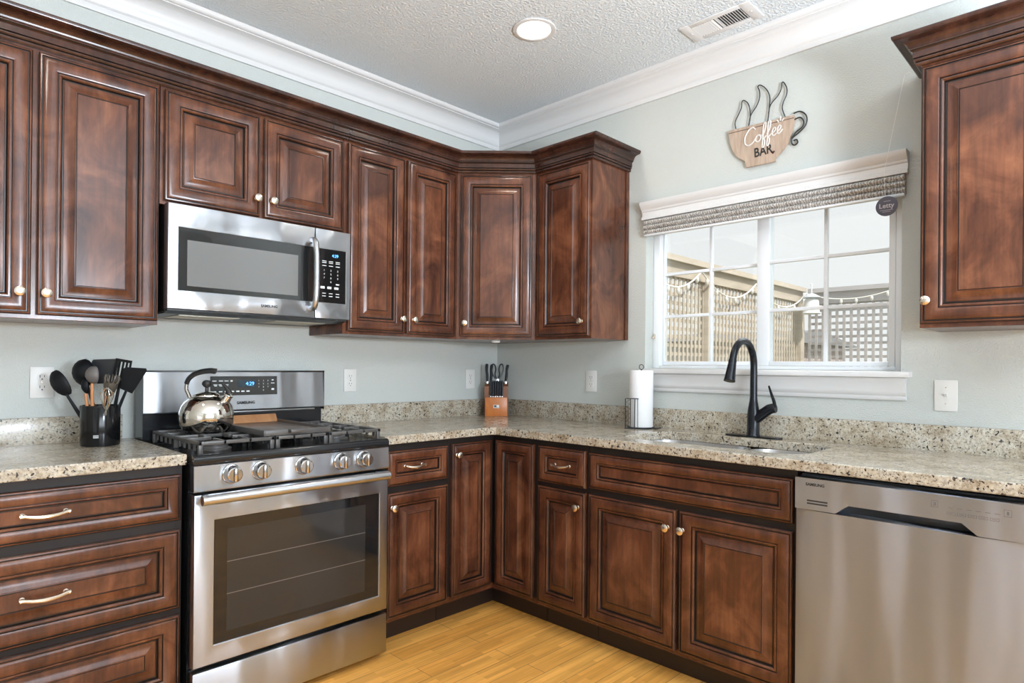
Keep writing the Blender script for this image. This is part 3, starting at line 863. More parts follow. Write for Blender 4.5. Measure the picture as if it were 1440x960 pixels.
GREYMK = plain('grey_print', (.12, .12, .12), .5)
def bar_mark(x0, x1, z0, z1):
    m = MB(); m.box(x0, x1, -.6624, -.6612, z0, z1); m.out('key_mark', GREYMK, cp, smooth=False)
def ring_mark(x0, x1, z0, z1, t_=.0009):
    m = MB(); m.box(x0, x1, -.6624, -.6612, z0, z0 + t_); m.box(x0, x1, -.6624, -.6612, z1 - t_, z1); m.box(x0, x0 + t_, -.6624, -.6612, z0, z1); m.box(x1 - t_, x1, -.6624, -.6612, z0, z1); m.out('key_outline', GREYMK, cp, smooth=False)
ring_mark(.383, .400, .819, .838); ring_mark(.549, .566, .819, .838)
for k in range(5): ring_mark(.421 + .0245 * k, .441 + .0245 * k, .803, .811); bar_mark(.425 + .0245 * k, .436 + .0245 * k, .8065, .8075)
for k in range(6): bar_mark(.424 + .021 * k, .436 + .021 * k, .8225, .8238)
bar_mark(.388, .395, .824, .833); bar_mark(.555, .560, .824, .833)
text_obj('logo', 'SAMSUNG', .0125, BLACKMK, cp, face_M(.066, -.6624, .8365), bold=.0004)

# ------------------------------------------------------------------ kettle
KC = (-1.888, -.335, .9456)
t = thing('tea_kettle', 'round polished steel whistling tea kettle on the left rear burner grate', 'kettle', KC, -PI / 4)
m = MB(); m.lathe([(.062, 0), (.074, .001), (.078, .008), (.086, .014), (.095, .034), (.0985, .056), (.097, .078), (.090, .102), (.078, .120), (.064, .132), (.052, .138), (.050, .136)], n=48)
m.lathe([(.0795, .0085), (.0800, .010), (.0795, .0115)], n=48, cap0=False, cap1=False)
m.out('kettle_body', POLISHED, t, angle=60)
m = MB(); m.lathe([(.0495, .1365), (.0505, .140), (.046, .146), (.034, .153), (.016, .158), (.008, .160)], n=36); ld = m.out('lid', POLISHED, t, angle=60)
m = MB(); m.lathe([(.007, .158), (.006, .172), (.012, .176), (.0175, .183), (.018, .189), (.014, .197), (.006, .201)], n=24); lab(m.out('knob', BLACKPL, ld), 'black lid knob')
m = MB(); m.tube(spline([(-.072, 0, .112), (-.066, 0, .128), (-.072, 0, .146), (-.080, 0, .165), (-.078, 0, .188)], 5), .0075, 12, flat=1.5); hd = m.out('handle_strap', POLISHED, t)
m = MB(); m.tube(spline([(-.0785, 0, .186), (-.070, 0, .205), (-.050, 0, .222), (-.020, 0, .233), (.012, 0, .237), (.034, 0, .235)], 6), .0085, 12, flat=1.5); lab(m.out('handle_grip', BLACKPL, hd), 'black curved grip open at the spout end')
m = MB(); m.tube([(.062, 0, .110), (.076, 0, .128), (.085, 0, .144)], [.020, .0165, .0145], 16); m.lathe([(.0165, 0), (.0175, .003), (.0165, .006)], (.083, 0, .140), (.5, 0, .86), 20); sp = m.out('spout', POLISHED, t)
m = MB(); m.tube(spline([(.086, 0, .147), (.082, 0, .160), (.072, 0, .176), (.060, 0, .186)], 5), [.0135, .0135, .013, .012, .011, .010, .009, .0085, .008, .0075, .007, .0065, .006, .0055, .005, .0045][:16], 12); lab(m.out('whistle_cap', BLACKPL, sp), 'black whistle cap lever')

# ------------------------------------------------------------------ utensil crock and utensils
CC = (-2.213, -.213, .9105)
t = thing('utensil_crock', 'glossy black cylindrical crock full of cooking utensils', 'crock', CC, -PI / 4)
m = MB(); m.lathe([(.058, 0), (.061, .002), (.0625, .01), (.0625, .142), (.0610, .146), (.0580, .146), (.0570, .142), (.0570, .006), (.002, .006)], n=48)
cb = m.out('crock_body', plain('black_glazed_ceramic', (.006, .006, .0065), .12, Specular_IOR_Level=.3), t, angle=40)
m = MB()
for row, z in ((0, .040), (1, .034)):
    for k in range(5):
        a = .25 + .055 * k
        m.M = Matrix.Rotation(a, 4, 'Z'); m.box(-.0012 - .0003 * (k % 2), .0012, -.0630, -.0624, z - .0018, z + .0018)
m.M = Matrix(); lab(m.out('printed_mark', WHITEMK, cb, smooth=False), 'tiny two-line white print')
UA, WA = Vector((.7071, -.7071, 0)), Vector((.7071, .7071, 0))
def utensil(name, label, base, head, shape, mats, hmat=None):
    """base (u,w) on the crock floor; head (u,w,z) centre of the head relative to the crock; shape(mb, L) builds the head round (0,0,L)"""
    b = Vector(CC) + UA * base[0] + WA * base[1] + Vector((0, 0, .0075))
    h = Vector(CC) + UA * head[0] + WA * head[1] + Vector((0, 0, head[2]))
    d = h - b; L = d.length; zd = d.normalized(); yd = (WA - zd * WA.dot(zd)).normalized(); xd = yd.cross(zd)
    o = thing(name, label, 'utensil', b, 0, 'cooking utensils in the black crock')
    R = Matrix((xd, yd, zd)).transposed()
    o.rotation_euler = R.to_euler()
    m = MB(); n0 = shape(m, L)
    m.out('head', mats, o, angle=50)
    m = MB(); m.tube([(0, 0, 0), (0, 0, L * .5), (0, 0, L - n0)], [.0055, .0065, .0045], 10)
    m.out('handle', hmat or mats, o)
    return o
def spoon(a, c, dep=.35):
    def f(m, L):
        n = 24; rows = []
        for j in range(1, 9):
            ph = PI * j / 9
            rows.append([m.vert((a * math.sin(ph) * math.cos(2 * PI * i / n), a * dep * math.sin(ph) * math.sin(2 * PI * i / n) + .012 * math.cos(ph) ** 2, L - c * math.cos(ph))) for i in range(n)])
        for p, q in zip(rows, rows[1:]): m.bridge(p, q)
        m.face(rows[0][::-1]); m.face(rows[-1]); return c * .9
    return f
def turner(w0, w1, h, slots=0, sk=0.0):
    def f(m, L):
        if slots:
            k = slots * 2 + 1
            m.box(-w1 / 2, w1 / 2, -.0015, .0015, L - h / 2, L - h / 2 + .012); m.box(-w1 / 2, w1 / 2, -.0015, .0015, L + h / 2 - .010, L + h / 2)
            for i in range(0, k, 2): m.box(-w1 / 2 + w1 * i / k, -w1 / 2 + w1 * (i + 1) / k, -.0015, .0015, L - h / 2 + .012, L + h / 2 - .010)
        else:
            r = [(-w0 / 2, L - h / 2), (w0 / 2, L - h / 2), (w1 / 2, L + h / 2 - .008 + sk), (w1 / 2 - .006, L + h / 2 + sk), (-w1 / 2 + .006, L + h / 2 - sk), (-w1 / 2, L + h / 2 - .008 - sk)]
            m.prism(r, -.002, .002, lambda u, v, hh: (u, hh, v))
        return h / 2 - .004
    return f
def fork(m, L):
    rows = []
    m.lathe([(.006, -.045), (.016, -.03), (.022, -.008), (.023, .006), (.019, .008)], (0, 0, L), (0, 0, 1), 20)
    for k in range(9):
        a = 2 * PI * k / 9; c, s_ = math.cos(a), math.sin(a)
        m.tube([(c * .020, s_ * .020, L + .004), (c * .024, s_ * .024, L + .022), (c * .021, s_ * .021, L + .034)], [.0032, .0028, .0018], 6)
    return .042
def whisk(m, L):
    for k in range(5):
        a = PI * k / 5; c, s_ = math.cos(a), math.sin(a)
        pts = spline([(0, 0, L - .06), (c * .015, s_ * .015, L - .02), (c * .021, s_ * .018, L + .012), (0, 0, L + .035), (-c * .021, -s_ * .018, L + .012), (-c * .015, -s_ * .015, L - .02), (0, 0, L - .06)], 5)
        m.tube(pts, .0011, 5)
    return .058
utensil('serving_spoon', 'long black spoon leaning furthest left out of the crock', (-.008, 0), (-.128, -.030, .224), spoon(.030, .052), NYLON)
utensil('ladle', 'large round black ladle head second from the left in the crock', (.004, .018), (-.070, .012, .262), spoon(.041, .052, .6), NYLON, NYLON)
utensil('wide_turner', 'wide flat black turner standing upright at the back of the crock', (.0, .030), (-.012, .045, .268), turner(.060, .100, .090), plain('charcoal_nylon', (.03, .032, .035), .4), SPOONW)
utensil('slotted_turner', 'square slotted black turner at the back right of the crock', (.012, .026), (.054, .036, .268), turner(.05, .060, .090, 4), NYLON)
utensil('grey_spoon', 'grey rounded spoon in front of the other utensils with orange wooden handle', (-.012, -.022), (-.010, -.034, .255), spoon(.024, .033, .5), plain('grey_nylon', (.13, .12, .115), .45), SPOONW)
utensil('spatula', 'black angled spatula leaning furthest right out of the crock', (.010, .004), (.106, .006, .240), turner(.046, .080, .092, 0, .012), NYLON)
utensil('pasta_fork', 'brownish toothed pasta fork between the grey spoon and the right spatula', (.006, -.012), (.044, -.012, .222), fork, plain('olive_nylon', (.075, .062, .045), .45), NYLON)
utensil('whisk', 'small steel wire whisk low at the right front of the crock', (.016, -.004), (.060, -.060, .180), whisk, POLISHED)
utensil('brush', 'thin black handled utensil with orange collar in the middle of the crock', (-.024, -.010), (-.038, -.030, .215), spoon(.013, .030, .5), NYLON, SPOONW)

# ------------------------------------------------------------------ knife block
KB = (-.176, -.176, .9105)
t = thing('knife_block', 'orange-brown wooden knife block in the countertop corner', 'knife block', KB, -PI / 4)
m = MB(); m.box(-.066, .066, 0, .034, 0, .112, 0, .002); fb = lab(m.out('front_block', BLOCKW, t), 'low orange front step')
m = MB(); m.prism([(.0345, 0), (.092, 0), (.092, .200), (.0345, .178)], -.072, .072, lambda u, v, h: (h, u, v)); m.out('rear_block', BLOCKD, t, smooth=False)
m = MB(); m.box(-.017, .017, -.0012, .0005, .048, .068, 0, .0005); em = lab(m.out('badge', WHITEPL, fb), 'small white badge'); 
m = MB(); m.box(-.013, .002, -.0018, -.0011, .056, .065); m.box(-.012, .013, -.0018, -.0011, .051, .053); m.out('badge_print', BLACKMK, em, smooth=False)
STEELG = plain('knife_bolster', (.60, .60, .60), .25, 1.0)
def on_block(name, label, x, y, z, rx=0.0, group=None, cat='knife', ry=0.0):
    MK = Matrix.Translation(KB) @ Matrix.Rotation(-PI / 4, 4, 'Z')
    o = thing(name, label, cat, MK @ Vector((x, y, z)), -PI / 4, group)
    o.rotation_euler = (Matrix.Rotation(-PI / 4, 4, 'Z') @ Matrix.Rotation(rx, 4, 'X') @ Matrix.Rotation(ry, 4, 'Y')).to_euler()
    return o
KH = plain('dark_knife_handle', (.020, .024, .030), .3)
ordn = ('leftmost', 'second from the left', 'third from the left', 'third from the right', 'second from the right', 'rightmost')
for i in range(6):
    x = -.034 + .0136 * i
    o = on_block('steak_knife', 'dark handled steak knife, %s in the front row of the block' % ordn[i], x, .018, .1125, -.06, 'steak knives in the front row of the block')
    m = MB(); m.tube([(0, 0, .006), (0, 0, .05), (0, 0, .092), (0, 0, .100)], [.0044, .0052, .0056, .0040], 10, flat=1.5); m.out('handle', KH, o)
    m = MB(); m.box(-.0040, .0040, -.006, .006, .0, .007, 0, .001); m.out('bolster', STEELG, o)
def big_knife(label, x, y, ry, L=.118):
    o = on_block('kitchen_knife', label, x, y, .1935, -.10, 'large knives in the rear row of the block', 'knife', ry)
    m = MB(); m.tube(spline([(0, 0, .014), (.001, 0, .05), (-.001, 0, .085), (.002, 0, L)], 4), [.0062, .0066, .007, .0072, .0072, .007, .0068, .0068, .0072, .0078, .0080, .0076, .0060], 10, flat=1.5); m.out('handle', KH, o)
    m = MB(); m.box(-.0075, .0075, -.010, .010, -.004, .016, 0, .002); m.out('bolster', STEELG, o)
big_knife('large dark kitchen knife handle at the left end of the rear row', -.056, .062, -.05, .120)
big_knife('dark kitchen knife handle just right of the leftmost large knife', -.036, .068, .04, .116)
big_knife('large dark kitchen knife handle at the right end of the rear row', .054, .062, .10, .116)
o = on_block('kitchen_scissors', 'black kitchen scissors with two loop handles in the middle of the block', .004, .066, .1945, -.10, None, 'scissors')
m = MB()
for s in (-1, 1):
    c = spline([(s * .006, 0, .030), (s * .014, 0, .055), (s * .010, 0, .085), (s * .016, 0, .112), (s * .030, 0, .116), (s * .036, 0, .092), (s * .030, 0, .060), (s * .016, 0, .036)], 5, True)
    m.tube(c, .0042, 8, closed=True)
m.out('loop_handles', KH, o)
m = MB(); m.box(-.010, .010, -.004, .004, -.004, .032, 0, .002); m.cyl((0, -.0055, .018), (0, -.0035, .018), .004); m.out('pivot', STEELG, o)

# ------------------------------------------------------------------ paper towel holder and roll
PT = (-.118, -1.150, .9105)
t = thing('paper_towel_holder', 'black wire paper towel holder with side arm beside the sink', 'paper towel holder', PT)
m = MB(); m.tube([(.066 * math.cos(a), .066 * math.sin(a), .003) for a in [2 * PI * i / 32 for i in range(32)]], .003, 8, closed=True)
m.tube([(-.066, 0, .003), (.066, 0, .003)], .0025, 8); m.tube([(0, -.066, .003), (0, .066, .003)], .0025, 8)
m.tube(spline([(.0, -.066, .003), (-.01, -.09, .003), (.01, -.105, .006), (.022, -.095, .008)], 5), .003, 8)
m.out('wire_base', BLACKPL, t)
m = MB(); m.tube([(0, 0, .003), (0, 0, .292)], .0035, 10)
m.tube([(.011 * math.cos(a) * .7, -.011 * math.cos(a) * .7, .302 + .012 * math.sin(a)) for a in [2 * PI * i / 20 for i in range(20)]], .0018, 8, closed=True)
m.out('rod', BLACKPL, t)
m = MB()
p1 = Vector((-.216 - PT[0], -1.124 - PT[1], 0)); p2 = Vector((-.163 - PT[0], -1.177 - PT[1], 0))
def AP(u, z): q = p1.lerp(p2, u); return (q.x, q.y, z)
m.tube([AP(0, .003), AP(0, .148)] + spline([AP(0, .148), AP(.5, .147), AP(.85, .146), AP(1, .136)], 4)[1:] + [AP(1, .003)], .0024, 8)
m.tube([AP(.33, .147), AP(.33, .003)], .0018, 8); m.tube([AP(.62, .147), AP(.60, .003)], .0022, 8); m.tube([AP(.8, .147), AP(.82, .003)], .0016, 8)
zz = []
for k in range(13): zz.append(AP(.04 if k % 2 else .29, .142 - k * .0112))
m.tube(zz, .0014, 6)
m.tube([AP(-.05, .003), AP(1.05, .003)], .0028, 8); q = p1.lerp(p2, .5); m.tube([(q.x, q.y, .003), (-.04, -.003, .003)], .0028, 8)
m.out('tension_arm', BLACKPL, t)
RT = (PT[0], PT[1], PT[2] + .0065)
m = MB(); m.lathe([(.020, 0), (.0565, 0), (.0578, .002), (.0578, .276), (.0565, .279), (.020, .279), (.0195, .277), (.0195, .002)], n=48, cap0=False, cap1=False)
rl = thing('paper_towel_roll', 'white paper towel roll standing on the black wire holder', 'paper towels', RT)
m.out('paper', PAPER, rl)
m = MB(); m.lathe([(.0190, .001), (.0194, .001), (.0194, .278), (.0190, .278), (.0175, .278), (.0175, .001)], n=32, cap0=False, cap1=False); m.out('cardboard_core', plain('cardboard', (.36, .26, .17), .8), rl)

# ------------------------------------------------------------------ faucet
FC = (-.088, -1.705, .9105)
t = thing('faucet', 'tall dark pull-down kitchen faucet with side lever behind the sink', 'faucet', FC)
m = MB(); m.prism([(x, y) for x, y in rrect(-.029, .029, -.125, .125, .028, 8)], 0, .006, lambda u, v, h: (u, v, h)); m.out('deck_plate', BRONZE, t)
m = MB(); m.lathe([(.029, .006), (.029, .009), (.0265, .012), (.0262, .07), (.0255, .105), (.022, .130), (.0175, .155), (.0155, .175), (.0150, .29)], n=32)
m.tube(spline([(0, .004, .065), (0, -.022, .088), (0, -.052, .112), (0, -.072, .126), (0, -.086, .130)], 5), [.020 + .0005 * i for i in range(4)] + [.0225] * 6 + [.022] * 6 + [.021] * 4 + [.019], 20)
m.lathe([(.0195, 0), (.0205, .002), (.0205, .014), (.0185, .017)], (0, -.080, .129), (0, -1, .12), 24)
m.out('faucet_body', BRONZE, t, angle=50)
m = MB(); arc = [(0, 0, .285)]
for i in range(0, 15):
    a = PI * i / 14 * .93
    arc.append((-.104 + .104 * math.cos(a), 0, .312 + .104 * math.sin(a)))
m.tube(arc, .0148, 20); m.out('spout', BRONZE, t)
ex = Vector(arc[-1]); dv = (Vector(arc[-1]) - Vector(arc[-2])).normalized()
m = MB(); m.lathe([(.0155, 0), (.0165, .004), (.0165, .018), (.0185, .045), (.0225, .088), (.0235, .094), (.019, .0945)], ex - dv * .002, dv, 28); sh = m.out('spray_head', BRONZE, t)
m = MB(); m.lathe([(.0168, .0), (.0172, .001), (.0168, .002)], ex + dv * .02, dv, 28, cap0=False, cap1=False); m.out('seam_ring', BLACKPL, sh)
m = MB(); m.tube(spline([(0, -.092, .134), (0, -.090, .155), (0, -.078, .190), (0, -.066, .226)], 5), [.010, .0105, .0105, .0105, .010, .0098, .0095, .009, .0085, .008, .0075, .007, .0065, .006, .0055, .0045], 14, flat=.7); m.out('lever_handle', BRONZE, t)

# ------------------------------------------------------------------ outlets and switch
def outlet(label, loc, rz, kind='outlet'):
    t = thing('wall_outlet' if kind == 'outlet' else 'light_switch', label, 'outlet' if kind == 'outlet' else 'switch', loc, rz)
    m = MB(); m.box(-.0365, .0365, -.006, -.0008, -.058, .058, 0, .003); m.out('cover_plate', WHITEPL, t)
    if kind == 'outlet':
        for z in (.0195, -.0195):
            m = MB(); m.prism([(.017 * math.cos(a), z + max(-.0125, min(.0125, .0175 * math.sin(a)))) for a in [2 * PI * i / 28 for i in range(28)]], -.0072, -.0058, lambda u, v, h: (u, h, v)); r = m.out('receptacle', WHITEPL, t)
            m = MB(); m.box(-.0078, -.0058, -.0075, -.0070, z - .001, z + .008); m.box(.0058, .0078, -.0075, -.0070, z, z + .007); m.cyl((0, -.0070, z - .0072), (0, -.0075, z - .0072), .0024); m.out('slot', SLOTDK, r, smooth=False)
        m = MB(); m.cyl((0, -.0058, 0), (0, -.0070, 0), .003); m.out('screw', NICKEL, t)
    else:
        m = MB(); m.box(-.006, .006, -.0072, -.0058, -.013, .013); b = m.out('toggle_plate', WHITEPL, t, smooth=False)
        m = MB(); m.prism([(-.007, -.004), (-.018, .006), (-.018, .010), (-.007, .006)], -.004, .004, lambda u, v, h: (h, u, v)); m.out('toggle', WHITEPL, b, smooth=False)
        for z in (.030, -.030):
            m = MB(); m.cyl((0, -.0058, z), (0, -.0068, z), .0026); m.out('screw', NICKEL, t)
outlet('white double outlet on the left wall beside the utensil crock', (-2.354, 0, 1.135), 0)
outlet('white double outlet on the wall just right of the range', (-1.062, 0, 1.130), 0)
outlet('white outlet on the left wall partly behind the knife block', (-.232, 0, 1.130), 0)
outlet('white double outlet on the right wall under the narrow end cabinet', (0, -.752, 1.132), -PI / 2)
outlet('white toggle light switch under the wall cabinet right of the window', (0, -2.394, 1.116), -PI / 2, 'switch')

# ------------------------------------------------------------------ coffee cup wall sign
SG = (-.001, -1.70, 2.12)
t = thing('coffee_sign', 'wooden coffee cup shaped wall sign with wire steam and handle above the window', 'wall sign', SG, -PI / 2)
P2 = lambda u, v, h: (u, h, v)
def yz(pts): return [(-(y + 1.70), z - 2.12) for y, z in pts]
side_r = [tuple(p)[:2] for p in spline([(.142, .186, 0), (.139, .145, 0), (.118, .078, 0), (.085, .037, 0), (.062, .019, 0)], 5)]
side_l = [tuple(p)[:2] for p in spline([(-.074, .033, 0), (-.112, .062, 0), (-.136, .102, 0), (-.150, .150, 0), (-.155, .192, 0)], 5)]
m = MB(); m.prism(side_r + [(.062, .003), (-.069, .003)] + side_l, -.016, -.004, P2); cup = lab(m.out('cup_board', SIGNW, t, smooth=False), 'brown weathered wood cup')
m = MB(); m.prism([(-.154, .180), (.1415, .1745), (.1412, .171), (-.1535, .1765)], -.0166, -.0155, P2); lab(m.out('rim_line', plain('dark_groove', (.12, .075, .05), .7), cup, smooth=False), 'dark line under the rim')
m = MB()
S1 = [(-1.579, 2.310), (-1.574, 2.345), (-1.590, 2.377), (-1.603, 2.404), (-1.605, 2.429), (-1.615, 2.435), (-1.634, 2.416), (-1.644, 2.382), (-1.645, 2.347), (-1.637, 2.310)]
S2 = [(-1.640, 2.316), (-1.647, 2.356), (-1.675, 2.394), (-1.687, 2.425), (-1.687, 2.455), (-1.679, 2.478), (-1.692, 2.481), (-1.717, 2.456), (-1.732, 2.422), (-1.733, 2.382), (-1.725, 2.308)]
S3 = [(-1.728, 2.344), (-1.738, 2.381), (-1.769, 2.411), (-1.783, 2.436), (-1.786, 2.460), (-1.793, 2.463), (-1.807, 2.434), (-1.807, 2.405), (-1.793, 2.375), (-1.789, 2.347), (-1.803, 2.306)]
for s_ in (S1, S2, S3):
    m.tube(spline([(u, -.010, v) for u, v in yz(s_)], 5), .0024, 8)
lab(m.out('steam_wire', BLACKPL, t), 'three black wire steam curls')
m = MB()
H1 = [(-1.838, 2.314), (-1.864, 2.316), (-1.887, 2.296), (-1.893, 2.270), (-1.883, 2.244), (-1.856, 2.223), (-1.831, 2.207), (-1.830, 2.188), (-1.842, 2.176), (-1.855, 2.184), (-1.851, 2.198), (-1.839, 2.196)]
H2 = [(-1.840, 2.286), (-1.865, 2.290), (-1.879, 2.269), (-1.874, 2.247), (-1.847, 2.230), (-1.828, 2.208)]
for s_ in (H1, H2): m.tube(spline([(u, -.010, v) for u, v in yz(s_)], 5), .0030, 8)
lab(m.out('handle_wire', BLACKPL, t), 'black scrolled wire handle')
m = MB()
strokes = [[(.62, .80), (.50, .98), (.28, .92), (.08, .58), (.08, .22), (.25, .03), (.48, .10), (.62, .28)],
           [(.74, .42), (.64, .30), (.66, .10), (.80, .06), (.90, .22), (.84, .40), (.74, .42), (.84, .36), (.98, .34)],
           [(.96, .28), (1.10, .56), (1.16, .92), (1.08, .98), (1.02, .66), (1.00, .10), (.97, -.32), (1.05, -.36), (1.10, -.06), (1.06, .10), (1.20, .22)],
           [(1.20, .28), (1.34, .56), (1.40, .92), (1.32, .98), (1.26, .66), (1.24, .10), (1.21, -.32), (1.29, -.36), (1.34, -.06), (1.30, .10), (1.44, .22)],
           [(1.46, .22), (1.62, .32), (1.64, .46), (1.54, .48), (1.47, .26), (1.54, .06), (1.70, .14)],
           [(1.70, .18), (1.88, .32), (1.90, .46), (1.80, .48), (1.73, .26), (1.80, .06), (2.00, .24)],
           [(1.80, .70), (1.72, .84)], [(1.88, .74), (1.89, .98)], [(1.96, .70), (2.05, .82)]]
for s_ in strokes:
    pts = [(-.082 + .088 * x, -.0172, .094 + .078 * y + .012 * x) for x, y in s_]
    m.tube(spline(pts, 5) if len(pts) > 2 else pts, .0031, 8)
lab(m.out('lettering', plain('white_paint_script', (.66, .63, .59), .6), cup), 'white script word Coffee')
text_obj('lettering', 'BAR', .058, BLACKMK, cup, face_M(.008, -.0164, .060) @ Matrix.Rotation(.06, 4, 'Z'), bold=.0012, xs=.78)['label'] = 'black block word BAR'
m = MB(); m.prism([(.052, .036), (.061, .046), (.057, .052), (.052, .048), (.047, .052), (.043, .046)], -.0170, -.0158, P2); lab(m.out('heart', plain('dark_red_print', (.07, .015, .015), .5), cup, smooth=False), 'tiny dark heart')

# ------------------------------------------------------------------ round hanging plaque on a string
DC = (-.078, -2.213, 1.836)
t = thing('hanging_plaque', 'small round dark plaque hanging on a string in front of the window corner', 'hanging sign', DC, -PI / 2)
m = MB(); m.lathe([(.034, 0), (.0375, .001), (.0375, .004), (.034, .005)], (0, .0025, 0), (0, -1, 0), 40); pq = m.out('plaque', plain('slate_plaque', (.085, .080, .105), .55), t)
text_obj('lettering', 'Letty', .025, plain('cream_print', (.52, .47, .48), .6), pq, face_M(0, -.0029, .001), bold=.0003)
m = MB(); m.box(-.022, .022, -.0030, -.0024, -.016, -.0145); m.box(-.014, .014, -.0030, -.0024, -.022, -.0207); m.box(-.010, .014, -.0030, -.0024, .018, .0195); m.out('printed_line', plain('cream_print_line', (.45, .42, .44), .6), pq, smooth=False)
m = MB(); Q = lambda x, y, z: (-(y - DC[1]), (x - DC[0]), z - DC[2])
m.tube([Q(-.095, -2.2965, 2.312)] + [Q(*p) for p in ((-.093, -2.285, 2.322), (-.090, -2.272, 2.315), (-.086, -2.258, 2.25), (-.080, -2.204, 1.97), (-.078, -2.207, 1.874))], .0009, 6); m.out('string', STRINGL, t)

# ------------------------------------------------------------------ woven shade
SHC = (0, -1.675, 1.9645)
t = thing('roman_shade', 'woven grey reed window shade drawn up under the cornice', 'window shade', SHC)
def fold(z0, z1, xa, xb, nm='fold'):
    m = MB(); prof = []
    n = 10
    for i in range(n + 1):
        a = PI * i / n; prof.append(((xa + xb) / 2 - (xb - xa) / 2 * math.sin(a) * 1.0, z1 - (z1 - z0) * i / n - 1.9645))
    prof += [(xb, z0 - 1.9645), (xb, z1 - 1.9645)]
    m.prism([(p[0], p[1]) for p in prof], -2.262 + 1.675, -1.100 + 1.675, lambda u, v, h: (u, h, v)); return m.out(nm, WOVEN, t, angle=50)
fold(1.938, 1.9640, -.036, -.002); fold(1.914, 1.939, -.040, -.002); fold(1.890, 1.915, -.036, -.002)
m = MB(); m.box(-.030, -.005, -.585, .573, -.0845, -.0750, 0, .002); lab(m.out('bottom_rail', WINW, t), 'pale bottom rail')

# ------------------------------------------------------------------ ceiling lights, vent, puck
def can_light(label, x, y):
    t = thing('recessed_light', label, 'ceiling light', (x, y, ZC - .0005), 0, 'recessed ceiling lights')
    m = MB(); m.lathe([(.094, 0), (.096, -.003), (.093, -.006), (.080, -.008), (.074, -.005), (.074, 0)], n=48, cap0=False, cap1=False); m.out('trim_ring', TRIMW, t)
    m = MB(); m.lathe([(.0735, -.001), (.0735, -.003), (.06, -.0045), (.001, -.0055)], n=40); m.out('lens', LAMPLENS, t)
    add_light('lamp', 'AREA', (0, 0, -.011), (0, 0, 0), CAN_POWER, (1.0, .95, .86), .15, parent=t)
can_light('lit round recessed ceiling light near the room corner', -.75, -.99)
can_light('lit recessed ceiling light out of view above the range', -2.55, -1.05)
can_light('lit recessed ceiling light out of view behind the dishwasher side', -.80, -3.15)
can_light('lit recessed ceiling light out of view behind the photographer', -2.60, -3.60)
t = thing('ceiling_vent', 'white rectangular ceiling air register near the window wall', 'vent', (-.240, -1.612, ZC - .0005))
m = MB()
m.box(-.076, .076, -.158, -.112, -.006, 0, 0, .002); m.box(-.076, .076, .112, .158, -.006, 0, 0, .002)
m.box(-.076, -.048, -.112, .112, -.006, 0, 0, .002); m.box(.048, .076, -.112, .112, -.006, 0, 0, .002); m.box(-.048, .048, -.002, .006, -.006, 0)
m.cyl((0, -.135, -.006), (0, -.135, -.008), .005); m.cyl((0, .135, -.006), (0, .135, -.008), .005)
m.out('frame', TRIMW, t)
m = MB(); m.box(-.048, .048, -.112, .112, -.0008, -.0003); m.out('duct', SLOTDK, t, smooth=False)
for i in range(20):
    y = -.106 + .0112 * i
    if abs(y - .002) < .006: continue
    s = 1 if y < 0 else -1
    m = MB(); m.M = Matrix.Translation((0, y, -.0045)) @ Matrix.Rotation(s * .55, 4, 'X'); m.box(-.048, .048, -.0045, .0045, -.0005, .0005); m.out('slat', TRIMW, t, smooth=False)
t = thing('under_cabinet_puck', 'tiny white puck under the corner wall cabinet', 'light', (-.400, -.400, 1.3515))
m = MB(); m.lathe([(.022, 0), (.024, -.004), (.022, -.012), (.015, -.014)], n=28); m.out('puck', WHITEPL, t)

# ------------------------------------------------------------------ outside the window
mb = MB(); mb.box(.16, 14, -9, 7, -.36, -.30); g = mb.out('ground', GRASS); struct(g)
def lattice(mb, u0, u1, z0, z1, fn, pitch=.061, wd=.0245):
    k = int((u1 - u0) / pitch)
    for i in range(k + 1):
        u = u0 + (u1 - u0) * i / k; fn(mb, u - wd / 2, u + wd / 2, z0, z1, 0)
    k = int((z1 - z0) / pitch)
    for i in range(k + 1):
        z = z0 + (z1 - z0) * i / k; fn(mb, u0, u1, z - wd / 2, z + wd / 2, 1)
fa = thing('lattice_fence', 'sunlit tan lattice topped fence running away outside the left window pane', 'fence', (2.0, -.6, -.30))
def fna(mb, a, b, c, d, k): mb.box(a - 2.0, b - 2.0, -.006 + .009 * k, .002 + .009 * k, c + .3, d + .3)
for a, b in ((.45, 1.555), (1.645, 3.455)):
    m = MB(); lattice(m, a, b, .95, 1.845, fna, .058, .024); m.out('lattice_panel', FENCEW, fa, smooth=False)
    m = MB(); m.box(a - 2.0, b - 2.0, -.012, .012, .02, 1.24); m.out('board_panel', FENCEW, fa, smooth=False)
for x in (.40, 1.60, 3.445):
    m = MB(); m.box(x - .045 - 2, x + .045 - 2, -.045, .045, 0, 2.16, 0, .004); m.out('post', FENCEW, fa)
m = MB(); m.box(-1.64, 1.49, -.026, .026, 2.145, 2.245); m.box(-1.66, 1.49, -.06, .06, 2.245, 2.285); m.out('top_rail', FENCEW, fa, smooth=False)
fb = thing('lattice_fence', 'greyish lattice topped fence across the back outside the right window pane', 'fence', (3.55, -2.5, -.30))
def fnb(mb, a, b, c, d, k): mb.box(-.006 + .009 * k, .002 + .009 * k, a + 2.5, b + 2.5, c + .3, d + .3)
for a, b in ((-2.205, -.67), (-4.15, -2.295)):
    m = MB(); lattice(m, a, b, .95, 1.83, fnb); m.out('lattice_panel', FENCEG, fb, smooth=False)
    m = MB(); m.box(-.012, .012, a + 2.5, b + 2.5, .02, 1.24); m.out('board_panel', FENCEG, fb, smooth=False)
for y in (-2.25, -4.20):
    m = MB(); m.box(-.045, .045, y - .045 + 2.5, y + .045 + 2.5, 0, 2.13, 0, .004); m.out('post', FENCEG, fb)
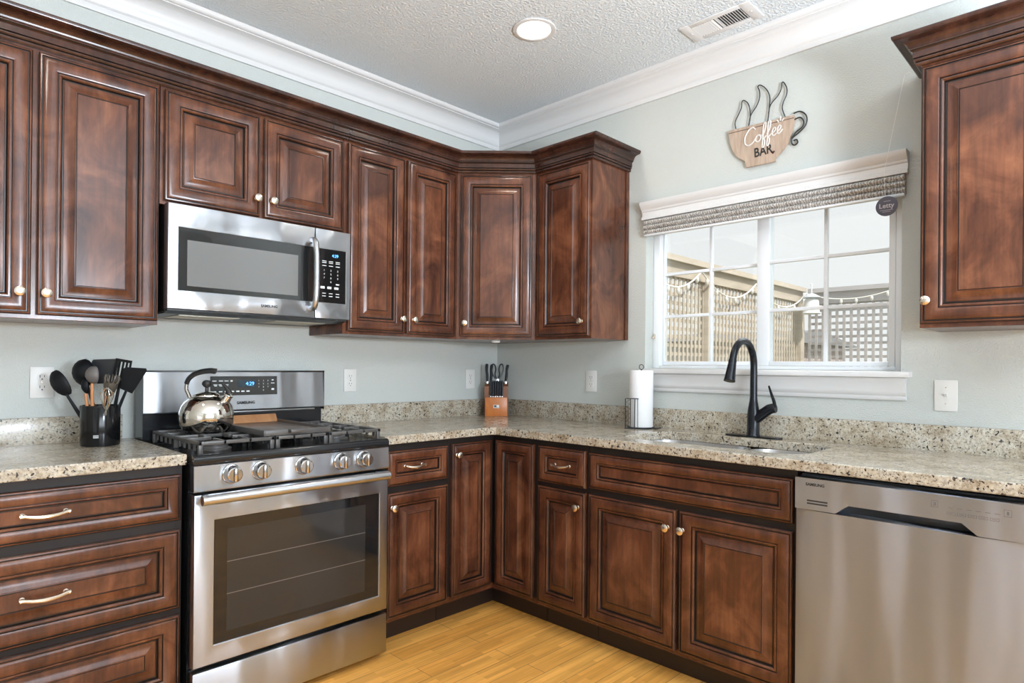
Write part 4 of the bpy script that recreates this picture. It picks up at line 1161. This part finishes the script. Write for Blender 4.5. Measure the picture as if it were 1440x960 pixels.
m = MB(); m.box(-.026, .026, -1.74, 1.83, 2.13, 2.235); m.box(-.06, .06, -1.76, 1.83, 2.235, 2.275); m.out('top_rail', FENCEG, fb, smooth=False)
# string lights
t = thing('string_lights', 'white scalloped string of small lights hung along both outdoor fences', 'string lights', (2.0, -.66, 1.9))
m = MB(); pts = []; bulbs = []
anch = [(.62, -.66), (1.42, -.66), (2.35, -.66), (3.40, -.68)]
anch2 = [(3.40, -.68), (3.46, -1.42), (3.46, -2.2), (3.46, -3.0)]
for A_, B_, zt, dip in [(anch[i], anch[i + 1], 1.91, .15) for i in range(3)] + [(anch2[i], anch2[i + 1], 1.92, .07) for i in range(3)]:
    for k in range(12):
        u = k / 12; z = zt - dip * (1 - (2 * u - 1) ** 2)
        pts.append((A_[0] + (B_[0] - A_[0]) * u - 2.0, A_[1] + (B_[1] - A_[1]) * u + .66, z - 1.9))
        if k % 2: bulbs.append(pts[-1])
m.tube(pts, .0065, 6); m.out('cord', STRINGL, t)
for b in bulbs:
    m = MB(); m.lathe([(.006, 0), (.012, -.012), (.013, -.03), (.004, -.045)], b, (0, 0, 1), 10); m.out('bulb', STRINGL, t)
# hanging lantern
t = thing('hanging_lantern', 'white bottle shaped hanging lantern in front of the back fence', 'lantern', (3.32, -.765, 1.72))
m = MB(); m.lathe([(.075, .0), (.080, .006), (.070, .02), (.062, .12), (.048, .145)], n=24); m.out('lantern_body', WINW, t)
m = MB(); m.lathe([(.080, .150), (.076, .158), (.03, .185), (.02, .19)], n=24); m.lathe([(.048, .145), (.048, .150)], n=24); m.out('lantern_cap', plain('grey_metal_cap', (.5, .52, .56), .4), t)
m = MB(); m.tube([(0, 0, .188), (0, 0, .275), (.06, .03, .29), (.20, .06, .285)], .006, 8); m.out('hanger', WINW, t)
# neighbour house
t = thing('neighbour_house', 'low brick neighbour house seen dimly through the back lattice fence', 'house', (7.0, 1.9, -.3))
m = MB(); m.box(0, 4, -.65, 4, 0, 1.95); m.out('brick_wall', BRICK, t, smooth=False)
m = MB(); m.prism([(-.3, 1.95), (2.0, 2.20), (4.3, 1.95)], -.85, 4.2, lambda u, v, h: (u, h, v)); m.out('roof', SHINGLE, t, smooth=False)
